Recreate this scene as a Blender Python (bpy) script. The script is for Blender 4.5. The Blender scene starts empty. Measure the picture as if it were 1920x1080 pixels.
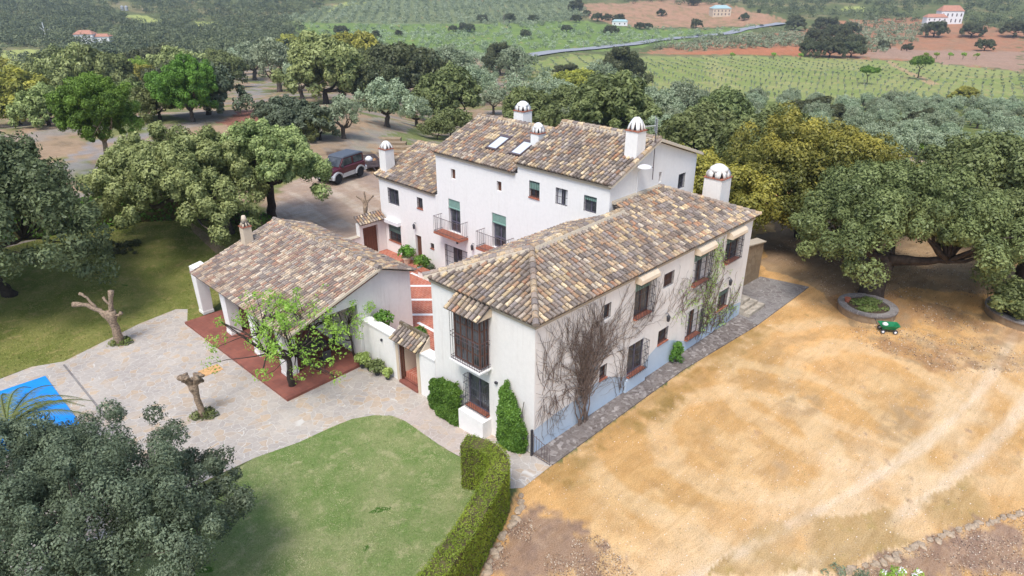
import bpy, math, random
import numpy as np
from math import radians, sin, cos, tan, pi, sqrt, atan2, floor
from mathutils import Vector, Matrix
rnd = random.Random(7)
S = bpy.context.scene
COL = S.collection
# ------------------------------------------------------------------ camera
FPX, PITCH, HCAM, AZ = 1270.0, radians(24.9), 17.5, radians(44.4)
HD = np.array([cos(AZ), sin(AZ), 0]); RT = np.array([sin(AZ), -cos(AZ), 0]); UP = np.array([0, 0, 1.0])
FW = cos(PITCH)*HD - sin(PITCH)*UP; CU = sin(PITCH)*HD + cos(PITCH)*UP
CAM = np.array([-16.23, -14.69, HCAM])
cd = bpy.data.cameras.new('camera'); cam = bpy.data.objects.new('camera', cd); COL.objects.link(cam)
cd.sensor_width = 36; cd.lens = 36*FPX/1920; cd.clip_end = 6000; cd.clip_start = 0.5
m = Matrix.Identity(4)
for i in range(3):
    m[i][0], m[i][1], m[i][2], m[i][3] = RT[i], CU[i], -FW[i], CAM[i]
cam.matrix_world = m
S.camera = cam
# ------------------------------------------------------------------ world, sun
SUN_EL, SUN_AZ = radians(60), radians(205)     # azimuth of the direction the light comes from, measured from +X
w = bpy.data.worlds.new('World'); S.world = w; w.use_nodes = True
nt = w.node_tree; nt.nodes.clear()
sky = nt.nodes.new('ShaderNodeTexSky'); sky.sky_type = 'NISHITA'; sky.sun_disc = False
sky.sun_elevation = SUN_EL; sky.sun_rotation = pi/2 - SUN_AZ
sky.air_density = 1.0; sky.dust_density = 2.0; sky.ozone_density = 0.8
bg = nt.nodes.new('ShaderNodeBackground'); bg.inputs[1].default_value = 0.14
wo = nt.nodes.new('ShaderNodeOutputWorld')
nt.links.new(sky.outputs[0], bg.inputs[0]); nt.links.new(bg.outputs[0], wo.inputs[0])
sd = bpy.data.lights.new('sun', 'SUN'); sd.energy = 2.0; sd.angle = radians(20); sd.color = (1, .965, .92)
so = bpy.data.objects.new('sun', sd); COL.objects.link(so)
dv = Vector((cos(SUN_EL)*cos(SUN_AZ), cos(SUN_EL)*sin(SUN_AZ), sin(SUN_EL)))
so.rotation_euler = dv.to_track_quat('Z', 'Y').to_euler(); so.location = (0, 0, 60)
S.view_settings.view_transform = 'Standard'; S.view_settings.look = 'None'
S.view_settings.gamma = 1; S.view_settings.exposure = 0.74; S.view_settings.use_curve_mapping = False
S.cycles.max_bounces = 6; S.cycles.transparent_max_bounces = 8; S.cycles.diffuse_bounces = 3

# ------------------------------------------------------------------ helpers: geometry of the site
def ray(x, y): return FW*FPX + RT*(x-960) + CU*(540-y)
def PX(x, y, X): d = ray(x, y); return CAM + (X-CAM[0])/d[0]*d
def PY(x, y, Y): d = ray(x, y); return CAM + (Y-CAM[1])/d[1]*d
def PZ(x, y, Z): d = ray(x, y); return CAM + (Z-CAM[2])/d[2]*d
def sm(x, a, b):
    t = np.clip((x-a)/(b-a), 0, 1); return t*t*(3-2*t)
def vnoise(x, y, seed=0):
    xi = np.floor(x).astype(np.int64); yi = np.floor(y).astype(np.int64)
    fx = x-xi; fy = y-yi; fx = fx*fx*(3-2*fx); fy = fy*fy*(3-2*fy)
    def h(a, b):
        n = (a*374761393 + b*668265263 + seed*144665) & 0x7fffffff
        n = ((n ^ (n >> 13))*1274126177) & 0x7fffffff
        return ((n ^ (n >> 16)) & 0xffff)/65535.0
    return (h(xi, yi)*(1-fx)+h(xi+1, yi)*fx)*(1-fy)+(h(xi, yi+1)*(1-fx)+h(xi+1, yi+1)*fx)*fy
def fbm(x, y, seed=0, o=4):
    v = 0; a = .5; t = 0
    for i in range(o):
        v = v + a*vnoise(x, y, seed+i*17); t += a; a *= .5; x = x*2.03; y = y*2.03
    return v/t
RP = [0, 48, 70, 100, 150, 250, 400, 600, 700, 900, 1200, 2000, 4000]
ZR = [0, 0, -1.5, -5, -11, -19, -24, -27, -23, -8, 20, 95, 250]
ZL = [0, 0, 0, 0, -7, -16, -23, -25, -21, -8, 18, 95, 250]
def terrain(x, y):
    x = np.asarray(x, float); y = np.asarray(y, float)
    dx = x-CAM[0]; dy = y-CAM[1]; r = np.hypot(dx, dy)
    fo = dx*HD[0]+dy*HD[1]; ri = dx*RT[0]+dy*RT[1]
    az = np.degrees(np.arctan2(ri, fo))
    b = sm(az, -17, -3)
    z = np.interp(r, RP, ZL)*(1-b)+np.interp(r, RP, ZR)*b
    n = -.5*sm(y, -.5, 4)*(1-sm(x, .2, 1.0))
    mr = sm(y, 26, 38)
    z = z + n*(1-mr)+mr*1.0*(1-sm(r, 90, 140))
    z = z + (fbm(x/60, y/60, 5, 3)-.5)*np.clip((r-110)*.01, 0, 12)
    return z
def P(px, py):
    d = ray(px, py); L = 1/np.linalg.norm(d); d = d*L
    t = 8.0
    for _ in range(4000):
        q = CAM+d*t
        h = q[2]-float(terrain(q[0], q[1]))
        if h < .01: break
        t += max(h*.4, .02)
        if t > 3500: break
    return CAM+d*t
def pxm(p): return FPX/((np.asarray(p, float)-CAM)@FW)      # photograph pixels per metre at a point
# ------------------------------------------------------------------ helpers: objects
def tag(o, label=None, cat=None, group=None, kind=None):
    if label: o['label'] = label
    if cat: o['category'] = cat
    if group: o['group'] = group
    if kind: o['kind'] = kind
    return o
def empty(name, loc, label, cat, group=None, rz=0):
    o = bpy.data.objects.new(name, None); COL.objects.link(o); o.location = loc; o.rotation_euler = (0, 0, rz)
    o.empty_display_size = .3
    return tag(o, label, cat, group)
class MB:
    def __init__(s): s.v = []; s.f = []; s.c = []; s.m = []; s.col = (1, 1, 1); s.mi = 0
    def add(s, vs, fs):
        n = len(s.v); s.v.extend([tuple(map(float, q)) for q in vs])
        for f in fs:
            s.f.append([n+i for i in f]); s.c.append(s.col); s.m.append(s.mi)
    def quad(s, a, b, c, d): s.add([a, b, c, d], [(0, 1, 2, 3)])
    def poly(s, pts): s.add(pts, [tuple(range(len(pts)))])
    def box(s, x0, y0, z0, x1, y1, z1):
        v = [(x0, y0, z0), (x1, y0, z0), (x1, y1, z0), (x0, y1, z0), (x0, y0, z1), (x1, y0, z1), (x1, y1, z1), (x0, y1, z1)]
        s.add(v, [(0, 3, 2, 1), (4, 5, 6, 7), (0, 1, 5, 4), (1, 2, 6, 5), (2, 3, 7, 6), (3, 0, 4, 7)])
    def prism(s, pts, z0, z1, top=True):
        n = len(pts)
        z0s = z0 if hasattr(z0, '__len__') else [z0]*n; z1s = z1 if hasattr(z1, '__len__') else [z1]*n
        v = [(p[0], p[1], z0s[i]) for i, p in enumerate(pts)]+[(p[0], p[1], z1s[i]) for i, p in enumerate(pts)]
        s.add(v, [tuple(range(n-1, -1, -1)), tuple(range(n, 2*n))]+[(i, (i+1) % n, n+(i+1) % n, n+i) for i in range(n)])
    def tube(s, pts, r, k=6, caps=True):
        pts = [Vector(p) for p in pts]; n = len(pts)
        rs = r if hasattr(r, '__len__') else [r]*n
        vs = []
        prev = None
        for i, p in enumerate(pts):
            t = (pts[min(i+1, n-1)]-pts[max(i-1, 0)])
            if t.length < 1e-9: t = Vector((0, 0, 1))
            t.normalize()
            a = prev if prev is not None else (Vector((1, 0, 0)) if abs(t.x) < .8 else Vector((0, 1, 0)))
            a = (a - t*a.dot(t))
            if a.length < 1e-6: a = t.orthogonal()
            a.normalize(); prev = a; b = t.cross(a)
            for j in range(k):
                q = 2*pi*j/k; vs.append(p+(a*cos(q)+b*sin(q))*rs[i])
        fs = [(i*k+j, i*k+(j+1) % k, (i+1)*k+(j+1) % k, (i+1)*k+j) for i in range(n-1) for j in range(k)]
        if caps: fs += [tuple(range(k-1, -1, -1)), tuple((n-1)*k+j for j in range(k))]
        s.add(vs, fs)
    def lathe(s, prof, c=(0, 0, 0), k=16, ax=None):
        n = len(prof); vs = []
        for (r, z) in prof:
            for j in range(k):
                q = 2*pi*j/k
                if ax is None: vs.append((c[0]+r*cos(q), c[1]+r*sin(q), c[2]+z))
                elif ax == 'y': vs.append((c[0]+r*cos(q), c[1]+z, c[2]+r*sin(q)))
                else: vs.append((c[0]+z, c[1]+r*cos(q), c[2]+r*sin(q)))
        fs = [(i*k+j, i*k+(j+1) % k, (i+1)*k+(j+1) % k, (i+1)*k+j) for i in range(n-1) for j in range(k)]
        fs += [tuple(range(k-1, -1, -1)), tuple((n-1)*k+j for j in range(k))]
        s.add(vs, fs)
    def build(s, name, mat, parent=None, off=None, smooth=False, kind=None, label=None):
        if off is None: off = tuple(parent_root_loc(parent)) if parent is not None else (0, 0, 0)
        V = np.array(s.v, dtype=np.float32).reshape(-1, 3)-np.array(off, dtype=np.float32)
        me = mesh_np(name, V, s.f, np.array(s.c, dtype=np.float32).reshape(-1, 3), s.m, smooth)
        for q in (mat if isinstance(mat, (list, tuple)) else [mat]): me.materials.append(q)
        o = bpy.data.objects.new(name, me); COL.objects.link(o)
        if parent is not None: o.parent = parent
        if kind: o['kind'] = kind
        if label: o['label'] = label
        return o
def parent_root_loc(p):
    while p.parent is not None: p = p.parent
    return p.location
def mesh_np(name, V, faces, FC=None, MI=None, smooth=False):
    me = bpy.data.meshes.new(name)
    if isinstance(faces, np.ndarray):
        k = faces.shape[1]; nf = len(faces); flat = faces.ravel(); tot = np.full(nf, k, np.int32)
    else:
        nf = len(faces); tot = np.array([len(f) for f in faces], np.int32); flat = np.array([i for f in faces for i in f], np.int32)
    st = np.concatenate([[0], np.cumsum(tot)[:-1]]).astype(np.int32) if nf else np.zeros(0, np.int32)
    me.vertices.add(len(V)); me.vertices.foreach_set('co', np.asarray(V, np.float32).ravel())
    me.loops.add(len(flat)); me.loops.foreach_set('vertex_index', np.asarray(flat, np.int32))
    me.polygons.add(nf); me.polygons.foreach_set('loop_start', st); me.polygons.foreach_set('loop_total', tot)
    if MI is not None and len(MI): me.polygons.foreach_set('material_index', np.asarray(MI, np.int32))
    me.polygons.foreach_set('use_smooth', np.full(nf, smooth, bool))
    if FC is not None:
        at = me.attributes.new('Col', 'FLOAT_COLOR', 'FACE' if len(FC) == nf else 'POINT')
        c = np.ones((len(FC), 4), np.float32); c[:, :3] = FC; at.data.foreach_set('color', c.ravel())
    me.update(calc_edges=True)
    return me
# ------------------------------------------------------------------ materials
def srgb(r, g, b):
    f = lambda c: (c/255/12.92 if c/255 <= .04045 else ((c/255+.055)/1.055)**2.4)
    return (f(r), f(g), f(b))
class NT:
    def __init__(s, name):
        s.mat = bpy.data.materials.new(name); s.mat.use_nodes = True; s.t = s.mat.node_tree; s.t.nodes.clear()
        s.out = s.n('ShaderNodeOutputMaterial'); s.co = s.n('ShaderNodeTexCoord')
    def n(s, ty, **kw):
        q = s.t.nodes.new(ty)
        for k, v in kw.items(): setattr(q, k, v)
        return q
    def l(s, a, b): s.t.links.new(a, b)
    def noise(s, scale, detail=4, rough=.6, dist=0, vec=None):
        q = s.n('ShaderNodeTexNoise'); q.inputs['Scale'].default_value = scale; q.inputs['Detail'].default_value = detail
        q.inputs['Roughness'].default_value = rough; q.inputs['Distortion'].default_value = dist
        s.l(vec or s.co.outputs['Object'], q.inputs['Vector']); return q.outputs[0]
    def ramp(s, f, a, b):
        q = s.n('ShaderNodeMapRange'); q.inputs[1].default_value = a; q.inputs[2].default_value = b; s.l(f, q.inputs[0]); return q.outputs[0]
    def mix(s, f, a, b, mode='MIX'):
        q = s.n('ShaderNodeMix', data_type='RGBA', blend_type=mode)
        for v, i in ((f, 0), (a, 6), (b, 7)):
            if hasattr(v, 'is_linked') or hasattr(v, 'links'): s.l(v, q.inputs[i])
            elif i == 0: q.inputs[0].default_value = v
            else: q.inputs[i].default_value = (*v, 1) if len(v) == 3 else v
        return q.outputs[2]
    def math(s, op, a, b=None):
        q = s.n('ShaderNodeMath', operation=op)
        for v, i in ((a, 0), (b, 1)):
            if v is None: continue
            if hasattr(v, 'links'): s.l(v, q.inputs[i])
            else: q.inputs[i].default_value = v
        return q.outputs[0]
    def attr(s): 
        q = s.n('ShaderNodeAttribute'); q.attribute_name = 'Col'; return q.outputs[0]
    def bsdf(s, col, rough=.85, bump=None, bs=.3, bd=.02, metal=0, spec=.3):
        q = s.n('ShaderNodeBsdfPrincipled')
        if hasattr(col, 'links'): s.l(col, q.inputs['Base Color'])
        else: q.inputs['Base Color'].default_value = (*col, 1)
        if hasattr(rough, 'links'): s.l(rough, q.inputs['Roughness'])
        else: q.inputs['Roughness'].default_value = rough
        q.inputs['Metallic'].default_value = metal; q.inputs['Specular IOR Level'].default_value = spec
        if bump is not None:
            b = s.n('ShaderNodeBump'); b.inputs['Strength'].default_value = bs; b.inputs['Distance'].default_value = bd
            s.l(bump, b.inputs['Height']); s.l(b.outputs[0], q.inputs['Normal'])
        s.l(q.outputs[0], s.out.inputs[0]); return s.mat
def simple(name, col, rough=.7, var=.15, scale=6, bump=.2, metal=0, spec=.3):
    m = NT(name); f = m.noise(scale, 5)
    c = m.mix(m.ramp(f, .3, .7), tuple(v*(1-var) for v in col), tuple(min(1, v*(1+var)) for v in col))
    return m.bsdf(c, rough, f, bump, .01, metal, spec)
def stucco(name, base, stain, amt=.5, pink=None):
    m = NT(name)
    big = m.noise(.6, 5, .6); mp = m.n('ShaderNodeMapping'); m.l(m.co.outputs['Object'], mp.inputs[0]); mp.inputs['Scale'].default_value = (3, 3, .35)
    st = m.noise(1.2, 6, .7, vec=mp.outputs[0])
    f = m.math('MULTIPLY', m.ramp(st, .5, .85), m.ramp(big, .35, .65))
    c = m.mix(m.math('MULTIPLY', f, amt), base, stain)
    c = m.mix(m.ramp(m.noise(5, 4), .3, .8), c, m.mix(1.0, c, (.93, .93, .93), 'MULTIPLY'))
    return m.bsdf(c, .92, m.noise(14, 6, .7), .35, .02, spec=.15)
M = {}
M['white'] = stucco('white_stucco', (.86, .845, .815), (.60, .57, .52), .5)
M['white2'] = stucco('white_stucco_weathered', (.84, .815, .775), (.50, .44, .38), .65)
M['blue'] = stucco('blue_limewash', (.50, .60, .70), (.62, .66, .70), .7)
M['cream'] = stucco('cream_plaster', (.66, .55, .42), (.45, .30, .15), .6)
M['awning'] = stucco('ochre_stained_plaster', (.72, .60, .45), (.52, .33, .16), .9)
M['iron'] = simple('dark_iron', (.045, .045, .055), .5, .2)
M['iron2'] = simple('grey_iron', (.11, .085, .09), .5, .2)
M['wood'] = simple('brown_wood', (.13, .06, .04), .6, .25, 20)
M['wooddoor'] = simple('reddish_door_wood', (.16, .07, .045), .6, .3, 12)
M['beam'] = simple('brown_beam', (.16, .075, .05), .7, .3, 8)
M['terra'] = simple('terracotta_sill', (.36, .13, .08), .75, .3, 9)
M['shutter'] = simple('purple_grey_shutter', (.13, .12, .17), .5, .25, 10)
M['green'] = simple('green_roller_blind', (.20, .33, .28), .6, .15, 12)
M['greymet'] = simple('galvanised_metal', (.45, .46, .47), .45, .15, 5, metal=.3)
M['whiteplain'] = simple('white_paint', (.8, .8, .8), .5, .05)
M['bark'] = simple('grey_bark', (.10, .08, .065), .95, .4, 5, .9)
M['barkdark'] = simple('dark_bark', (.055, .042, .034), .95, .4, 5, .9)
M['barklight'] = simple('pale_bark', (.27, .20, .14), .95, .6, 11, 1.0)
M['vinewood'] = simple('vine_stem', (.15, .11, .09), .95, .35, 6, .5)
M['stone'] = simple('pale_stone', (.42, .37, .30), .9, .35, 3, .8)
M['edgestone'] = simple('tan_edging_stone', (.40, .31, .22), .95, .4, 7, .9)
M['pool'] = simple('blue_pool_cover', (.02, .27, .78), .45, .08, 2, .1)
M['potblack'] = simple('dark_plastic', (.05, .055, .06), .5, .2)
M['soilm'] = simple('dark_soil', (.09, .065, .045), .95, .4, 8, .8)
def glassmat():
    m = NT('window_glass'); f = m.noise(1.3, 3)
    c = m.mix(m.ramp(f, .4, .6), (.03, .034, .04), (.10, .11, .12))
    return m.bsdf(c, .12, spec=.5)
M['glass'] = glassmat()
def skylightmat():
    m = NT('skylight_glass'); return m.bsdf((.62, .68, .74), .08, spec=.8)
M['skyglass'] = skylightmat()
def tilemat():
    m = NT('clay_roof_tiles'); a = m.attr()
    f1 = m.noise(3.2, 8, .72); f2 = m.noise(16, 6, .7); f3 = m.noise(.45, 3, .5)
    c = m.mix(m.math('MULTIPLY', m.ramp(f1, .44, .62), .7), a, (.27, .235, .20))           # pale lichen
    c = m.mix(m.math('MULTIPLY', m.ramp(f2, .54, .64), .8), c, (.085, .068, .062)); c = m.mix(m.math('MULTIPLY', m.ramp(m.noise(30, 4, .7), .60, .68), .7), c, (.50, .47, .44))   # dark lichen specks
    c = m.mix(m.math('MULTIPLY', m.ramp(f3, .55, .75), .5), c, m.mix(1.0, c, (.55, .5, .5), 'MULTIPLY'))
    c = m.mix(m.math('MULTIPLY', m.ramp(m.noise(1.1, 5, .7), .68, .74), .5), c, (.46, .33, .12))   # orange lichen
    return m.bsdf(c, .95, f2, .5, .02, spec=.1)
M['tile'] = tilemat()
M['mortar'] = stucco('roof_mortar', (.50, .43, .33), (.26, .24, .22), .9)
def flagmat(name, c1, c2, c3, joint, scale=1.5, jw=.045):
    m = NT(name)
    wn = m.n('ShaderNodeTexNoise'); wn.inputs['Scale'].default_value = 1.4; m.l(m.co.outputs['Object'], wn.inputs['Vector'])
    vm = m.n('ShaderNodeVectorMath', operation='MULTIPLY_ADD'); m.l(wn.outputs['Color'], vm.inputs[0]); vm.inputs[1].default_value = (.5, .5, 0); m.l(m.co.outputs['Object'], vm.inputs[2])
    v = m.n('ShaderNodeTexVoronoi', feature='DISTANCE_TO_EDGE'); v.inputs['Scale'].default_value = scale; m.l(vm.outputs[0], v.inputs['Vector'])
    v2 = m.n('ShaderNodeTexVoronoi'); v2.inputs['Scale'].default_value = scale; m.l(vm.outputs[0], v2.inputs['Vector'])
    sp = m.n('ShaderNodeSeparateColor'); m.l(v2.outputs['Color'], sp.inputs[0])
    c = m.mix(sp.outputs[0], c1, c2); c = m.mix(m.ramp(sp.outputs[1], .6, 1), c, c3)
    c = m.mix(m.ramp(m.noise(7, 6, .7), .3, .75), m.mix(1.0, c, (.78, .77, .76), 'MULTIPLY'), c)
    c = m.mix(m.ramp(m.noise(.35, 3), .35, .65), m.mix(1.0, c, (.82, .82, .84), 'MULTIPLY'), c)
    c = m.mix(m.ramp(v.outputs[0], jw, jw*.3), c, joint)
    return m.bsdf(c, .9, m.ramp(v.outputs[0], 0, jw), .5, .02, spec=.2)
M['flag'] = flagmat('flagstone_paving', (.58, .52, .45), (.51, .46, .41), (.60, .47, .34), (.58, .55, .50), 2.9, .03)
M['flagpink'] = flagmat('pinkish_flagstone', (.60, .51, .44), (.56, .48, .42), (.62, .50, .39), (.56, .51, .47), 3.0, .03)
M['flaggrey'] = flagmat('grey_flagstone', (.27, .245, .23), (.32, .30, .28), (.23, .20, .19), (.38, .355, .335), 3.2, .03)
M['flaggrey2'] = flagmat('worn_walkway', (.17, .14, .125), (.23, .20, .18), (.42, .38, .35), (.27, .235, .215), 6.5, .04)
M['rubble'] = flagmat('rubble_stone_wall', (.40, .29, .18), (.34, .25, .16), (.46, .36, .24), (.28, .21, .14), 3.2)
def brickmat(name, c1, c2, mortar, sc, w=.5, h=.25):
    m = NT(name); b = m.n('ShaderNodeTexBrick'); b.inputs['Scale'].default_value = sc
    b.inputs['Color1'].default_value = (*c1, 1); b.inputs['Color2'].default_value = (*c2, 1); b.inputs['Mortar'].default_value = (*mortar, 1)
    b.inputs['Mortar Size'].default_value = .02; b.inputs['Brick Width'].default_value = w; b.inputs['Row Height'].default_value = h
    m.l(m.co.outputs['Object'], b.inputs['Vector'])
    c = m.mix(m.ramp(m.noise(1.4, 5), .35, .7), b.outputs[0], m.mix(1.0, b.outputs[0], (.72, .70, .70), 'MULTIPLY'))
    return m.bsdf(c, .75, b.outputs[1], -.2, .01)
M['court'] = brickmat('terracotta_paving', (.50, .17, .10), (.42, .13, .085), (.62, .42, .34), 2.4, .8, .4)
M['terrace'] = brickmat('terrace_tiles', (.33, .12, .085), (.27, .10, .075), (.22, .11, .085), 3.0, 1.0, 1.0)
def leafmat(name, c1, c2, trans=.2):
    m = NT(name); a = m.attr(); sp = m.n('ShaderNodeSeparateColor'); m.l(a, sp.inputs[0])
    oi = m.n('ShaderNodeObjectInfo')
    c = m.mix(sp.outputs[0], c1, c2)
    h = m.n('ShaderNodeHueSaturation'); m.l(c, h.inputs['Color'])
    m.l(m.ramp(oi.outputs['Random'], -1.2, 3.0) if False else m.math('ADD', m.math('MULTIPLY', oi.outputs['Random'], .03), .485), h.inputs['Hue'])
    m.l(m.math('ADD', m.math('MULTIPLY', oi.outputs['Random'], .3), .85), h.inputs['Value'])
    d = m.n('ShaderNodeBsdfDiffuse'); t = m.n('ShaderNodeBsdfTranslucent'); g = m.n('ShaderNodeBsdfGlossy'); g.inputs['Roughness'].default_value = .45
    m.l(h.outputs[0], d.inputs[0]); m.l(h.outputs[0], t.inputs[0]); g.inputs[0].default_value = (.5, .55, .55, 1)
    x = m.n('ShaderNodeMixShader'); x.inputs[0].default_value = trans; m.l(d.outputs[0], x.inputs[1]); m.l(t.outputs[0], x.inputs[2])
    y = m.n('ShaderNodeMixShader'); y.inputs[0].default_value = .03; m.l(x.outputs[0], y.inputs[1]); m.l(g.outputs[0], y.inputs[2])
    m.l(y.outputs[0], m.out.inputs[0]); return m.mat
L = {}
L['holm'] = leafmat('holm_oak_leaves', (.07, .09, .03), (.28, .32, .12))
L['fresh'] = leafmat('fresh_oak_leaves', (.08, .115, .03), (.50, .56, .22))
L['grey'] = leafmat('grey_oak_leaves', (.055, .075, .04), (.25, .31, .19))
L['dark'] = leafmat('dark_oak_leaves', (.055, .07, .035), (.17, .18, .08))
L['deep'] = leafmat('deep_green_oak_leaves', (.05, .068, .03), (.22, .26, .12))
L['wood'] = leafmat('far_oak_leaves', (.045, .065, .035), (.24, .27, .13), .1)
L['yellow'] = leafmat('yellow_flowering_oak_leaves', (.10, .125, .035), (.56, .52, .09))
L['olive'] = leafmat('olive_leaves', (.14, .185, .09), (.47, .54, .35))
L['pine'] = leafmat('pine_needles', (.06, .125, .02), (.24, .42, .07))
L['bright'] = leafmat('young_green_leaves', (.22, .36, .05), (.48, .66, .12), .45)
L['ivy'] = leafmat('ivy_leaves', (.05, .13, .02), (.20, .38, .06))
L['palm'] = leafmat('palm_leaves', (.08, .12, .03), (.26, .29, .10))
L['hedge'] = leafmat('cypress_hedge', (.12, .21, .02), (.40, .50, .06))
L['grass'] = leafmat('grass_blades', (.10, .17, .03), (.30, .33, .12))
L['agave'] = leafmat('succulent_leaves', (.25, .38, .08), (.50, .62, .20))

# ------------------------------------------------------------------ roof tiles
PAL = [srgb(*c) for c in [(236, 212, 172), (214, 186, 146), (190, 162, 130), (166, 148, 134), (144, 134, 130), (184, 168, 150), (124, 114, 108), (140, 122, 110), (186, 148, 114), (180, 132, 100), (206, 192, 172), (100, 92, 88), (222, 196, 150), (156, 136, 118), (150, 140, 138), (132, 120, 114)]]
PALR = [srgb(*c) for c in [(222, 200, 172), (206, 178, 148), (186, 156, 132), (184, 140, 116), (160, 128, 114), (146, 134, 128), (170, 158, 148), (212, 190, 162), (134, 118, 110), (228, 212, 188)]]
def calm(p, k):
    m_ = np.mean(p, 0); return [tuple(np.array(c)*(1-k)+m_*k) for c in p]
PAL = calm(PAL, .14); PALR = calm(PALR, .12)
def clip_range(poly, s):
    ts = []
    n = len(poly)
    for i in range(n):
        (s0, t0), (s1, t1) = poly[i], poly[(i+1) % n]
        if (s0-s)*(s1-s) < 0 or (s0 == s) != (s1 == s):
            if s1 != s0: ts.append(t0+(t1-t0)*(s-s0)/(s1-s0))
    if len(ts) < 2: return None
    return min(ts), max(ts)
def tiles(mb, O, sdir, tdir, poly, pal=PAL, sp=.235, ex=.31, seed=1, holes=()):
    """barrel tiles over a roof face: O origin on the eave, sdir along it, tdir up the slope, poly = outline in (s, t)"""
    R = random.Random(seed)
    O = Vector(O); s = Vector(sdir).normalized(); t = Vector(tdir).normalized(); n = s.cross(t)
    if n.z < 0: n = -n
    s0 = min(p[0] for p in poly); s1 = max(p[0] for p in poly); N = max(1, int(round((s1-s0)/sp))); sp = (s1-s0)/N
    mb.col = (.055, .045, .04)  # near-black sheet under the tiles, gap shade put into its colour
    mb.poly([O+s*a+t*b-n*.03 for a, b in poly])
    for i in range(N):
        sc = s0+(i+.5)*sp
        cr = clip_range(poly, sc)
        if not cr or cr[1]-cr[0] < .08: continue
        t0, t1 = cr; b = t0; k = 0; off = R.uniform(-.03, .03)
        while b < t1-.05:
            e = min(b+ex+(off if k == 0 else 0), t1)
            if not any(h[0] < sc < h[1] and h[2] < (b+e)/2 < h[3] for h in holes):
                ra, rb = sp*.354, sp*.292
                dj = R.uniform(-.010, .010); hj = R.uniform(-.006, .008); le = e-b+.05
                c = R.choice(pal); q = R.uniform(.75, 1.1); mb.col = (c[0]*q, c[1]*q, c[2]*q)
                vs = []
                for (tt, rr, hh, dd) in ((b-.01, ra, .035+hj, dj), (b+le, rb, .008, -dj)):
                    cen = O+s*(sc+dd)+t*tt+n*hh
                    for a in range(6):
                        an = pi*a/5; vs.append(cen+s*(rr*cos(an))+n*(rr*sin(an)*1.1))
                mb.add(vs, [(a, a+1, a+7, a+6) for a in range(5)])
                mb.add(vs[:6], [(5, 4, 3, 2, 1, 0)])
                # channel tile between, its clay colour darkened to paint in the gap shade
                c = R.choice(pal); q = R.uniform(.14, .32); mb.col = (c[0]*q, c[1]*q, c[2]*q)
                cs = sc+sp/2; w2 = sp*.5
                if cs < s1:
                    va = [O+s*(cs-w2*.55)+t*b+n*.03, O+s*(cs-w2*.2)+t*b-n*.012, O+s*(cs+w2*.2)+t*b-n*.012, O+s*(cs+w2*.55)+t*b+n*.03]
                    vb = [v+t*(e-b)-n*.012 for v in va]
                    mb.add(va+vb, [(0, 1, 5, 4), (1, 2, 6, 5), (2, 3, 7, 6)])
            b = e; k += 1
def ridge(mb, A, B, r=.15, pal=PAL, seed=3, cream=True):
    R = random.Random(seed); A = Vector(A); B = Vector(B); d = (B-A); Ln = d.length; d.normalize()
    s = d.cross(Vector((0, 0, 1))).normalized(); n = s.cross(d)
    if n.z < 0: n = -n
    N = max(1, int(Ln/.36))
    for i in range(N):
        c = R.choice(pal[:6] if cream else pal); q = R.uniform(.8, 1.05); mb.col = (c[0]*q, c[1]*q, c[2]*q)
        vs = []
        for (tt, rr, hh) in ((i/N*Ln-.02, r, .05), ((i+1)/N*Ln, r*.85, .02)):
            cen = A+d*tt+n*hh
            for a in range(7):
                an = -.25+(pi+.5)*a/6; vs.append(cen+s*(rr*cos(an))+n*(rr*sin(an)))
        mb.add(vs, [(a, a+1, a+8, a+7) for a in range(6)]); mb.add(vs[:7], [tuple(range(6, -1, -1))])
def mortar_band(mb, A, B, wd=.34, h=.07):
    A = Vector(A); B = Vector(B); d = (B-A).normalized(); s = d.cross(Vector((0, 0, 1))).normalized(); n = Vector((0, 0, 1))
    vs = []
    for q in (A, B):
        for a, b in ((-wd/2, -.06), (-wd/3, h*.8), (0, h), (wd/3, h*.8), (wd/2, -.06)): vs.append(q+s*a+n*b)
    mb.add(vs, [(i, i+1, i+6, i+5) for i in range(4)]+[(4, 3, 2, 1, 0), (5, 6, 7, 8, 9)])
# ------------------------------------------------------------------ walls with openings
class Plane:
    """a vertical wall face: kind 'x' faces -X at x=c (a = y), kind 'y' faces -Y at y=c (a = x)"""
    def __init__(s, k, c): s.k = k; s.c = c
    def pt(s, a, z, d=0): return (s.c+d, a, z) if s.k == 'x' else (a, s.c+d, z)
    def box(s, mb, a0, a1, z0, z1, d0, d1):
        p = s.pt(a0, z0, d0); q = s.pt(a1, z1, d1)
        mb.box(min(p[0], q[0]), min(p[1], q[1]), z0, max(p[0], q[0]), max(p[1], q[1]), z1)
def wall(mb, pl, a0, a1, z0, z1, holes, depth=.28):
    A = sorted(set([a0, a1]+[h[0] for h in holes]+[h[1] for h in holes])); Z = sorted(set([z0, z1]+[h[2] for h in holes]+[h[3] for h in holes]))
    for i in range(len(A)-1):
        for j in range(len(Z)-1):
            ca, cz = (A[i]+A[i+1])/2, (Z[j]+Z[j+1])/2
            if any(h[0] < ca < h[1] and h[2] < cz < h[3] for h in holes): continue
            mb.quad(pl.pt(A[i], Z[j]), pl.pt(A[i+1], Z[j]), pl.pt(A[i+1], Z[j+1]), pl.pt(A[i], Z[j+1]))
    for h in holes:
        b0, b1, c0, c1 = h[:4]
        for (p, q) in (((b0, c0), (b1, c0)), ((b1, c0), (b1, c1)), ((b1, c1), (b0, c1)), ((b0, c1), (b0, c0))):
            mb.quad(pl.pt(*p, 0), pl.pt(*q, 0), pl.pt(*q, depth), pl.pt(*p, depth))
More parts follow.
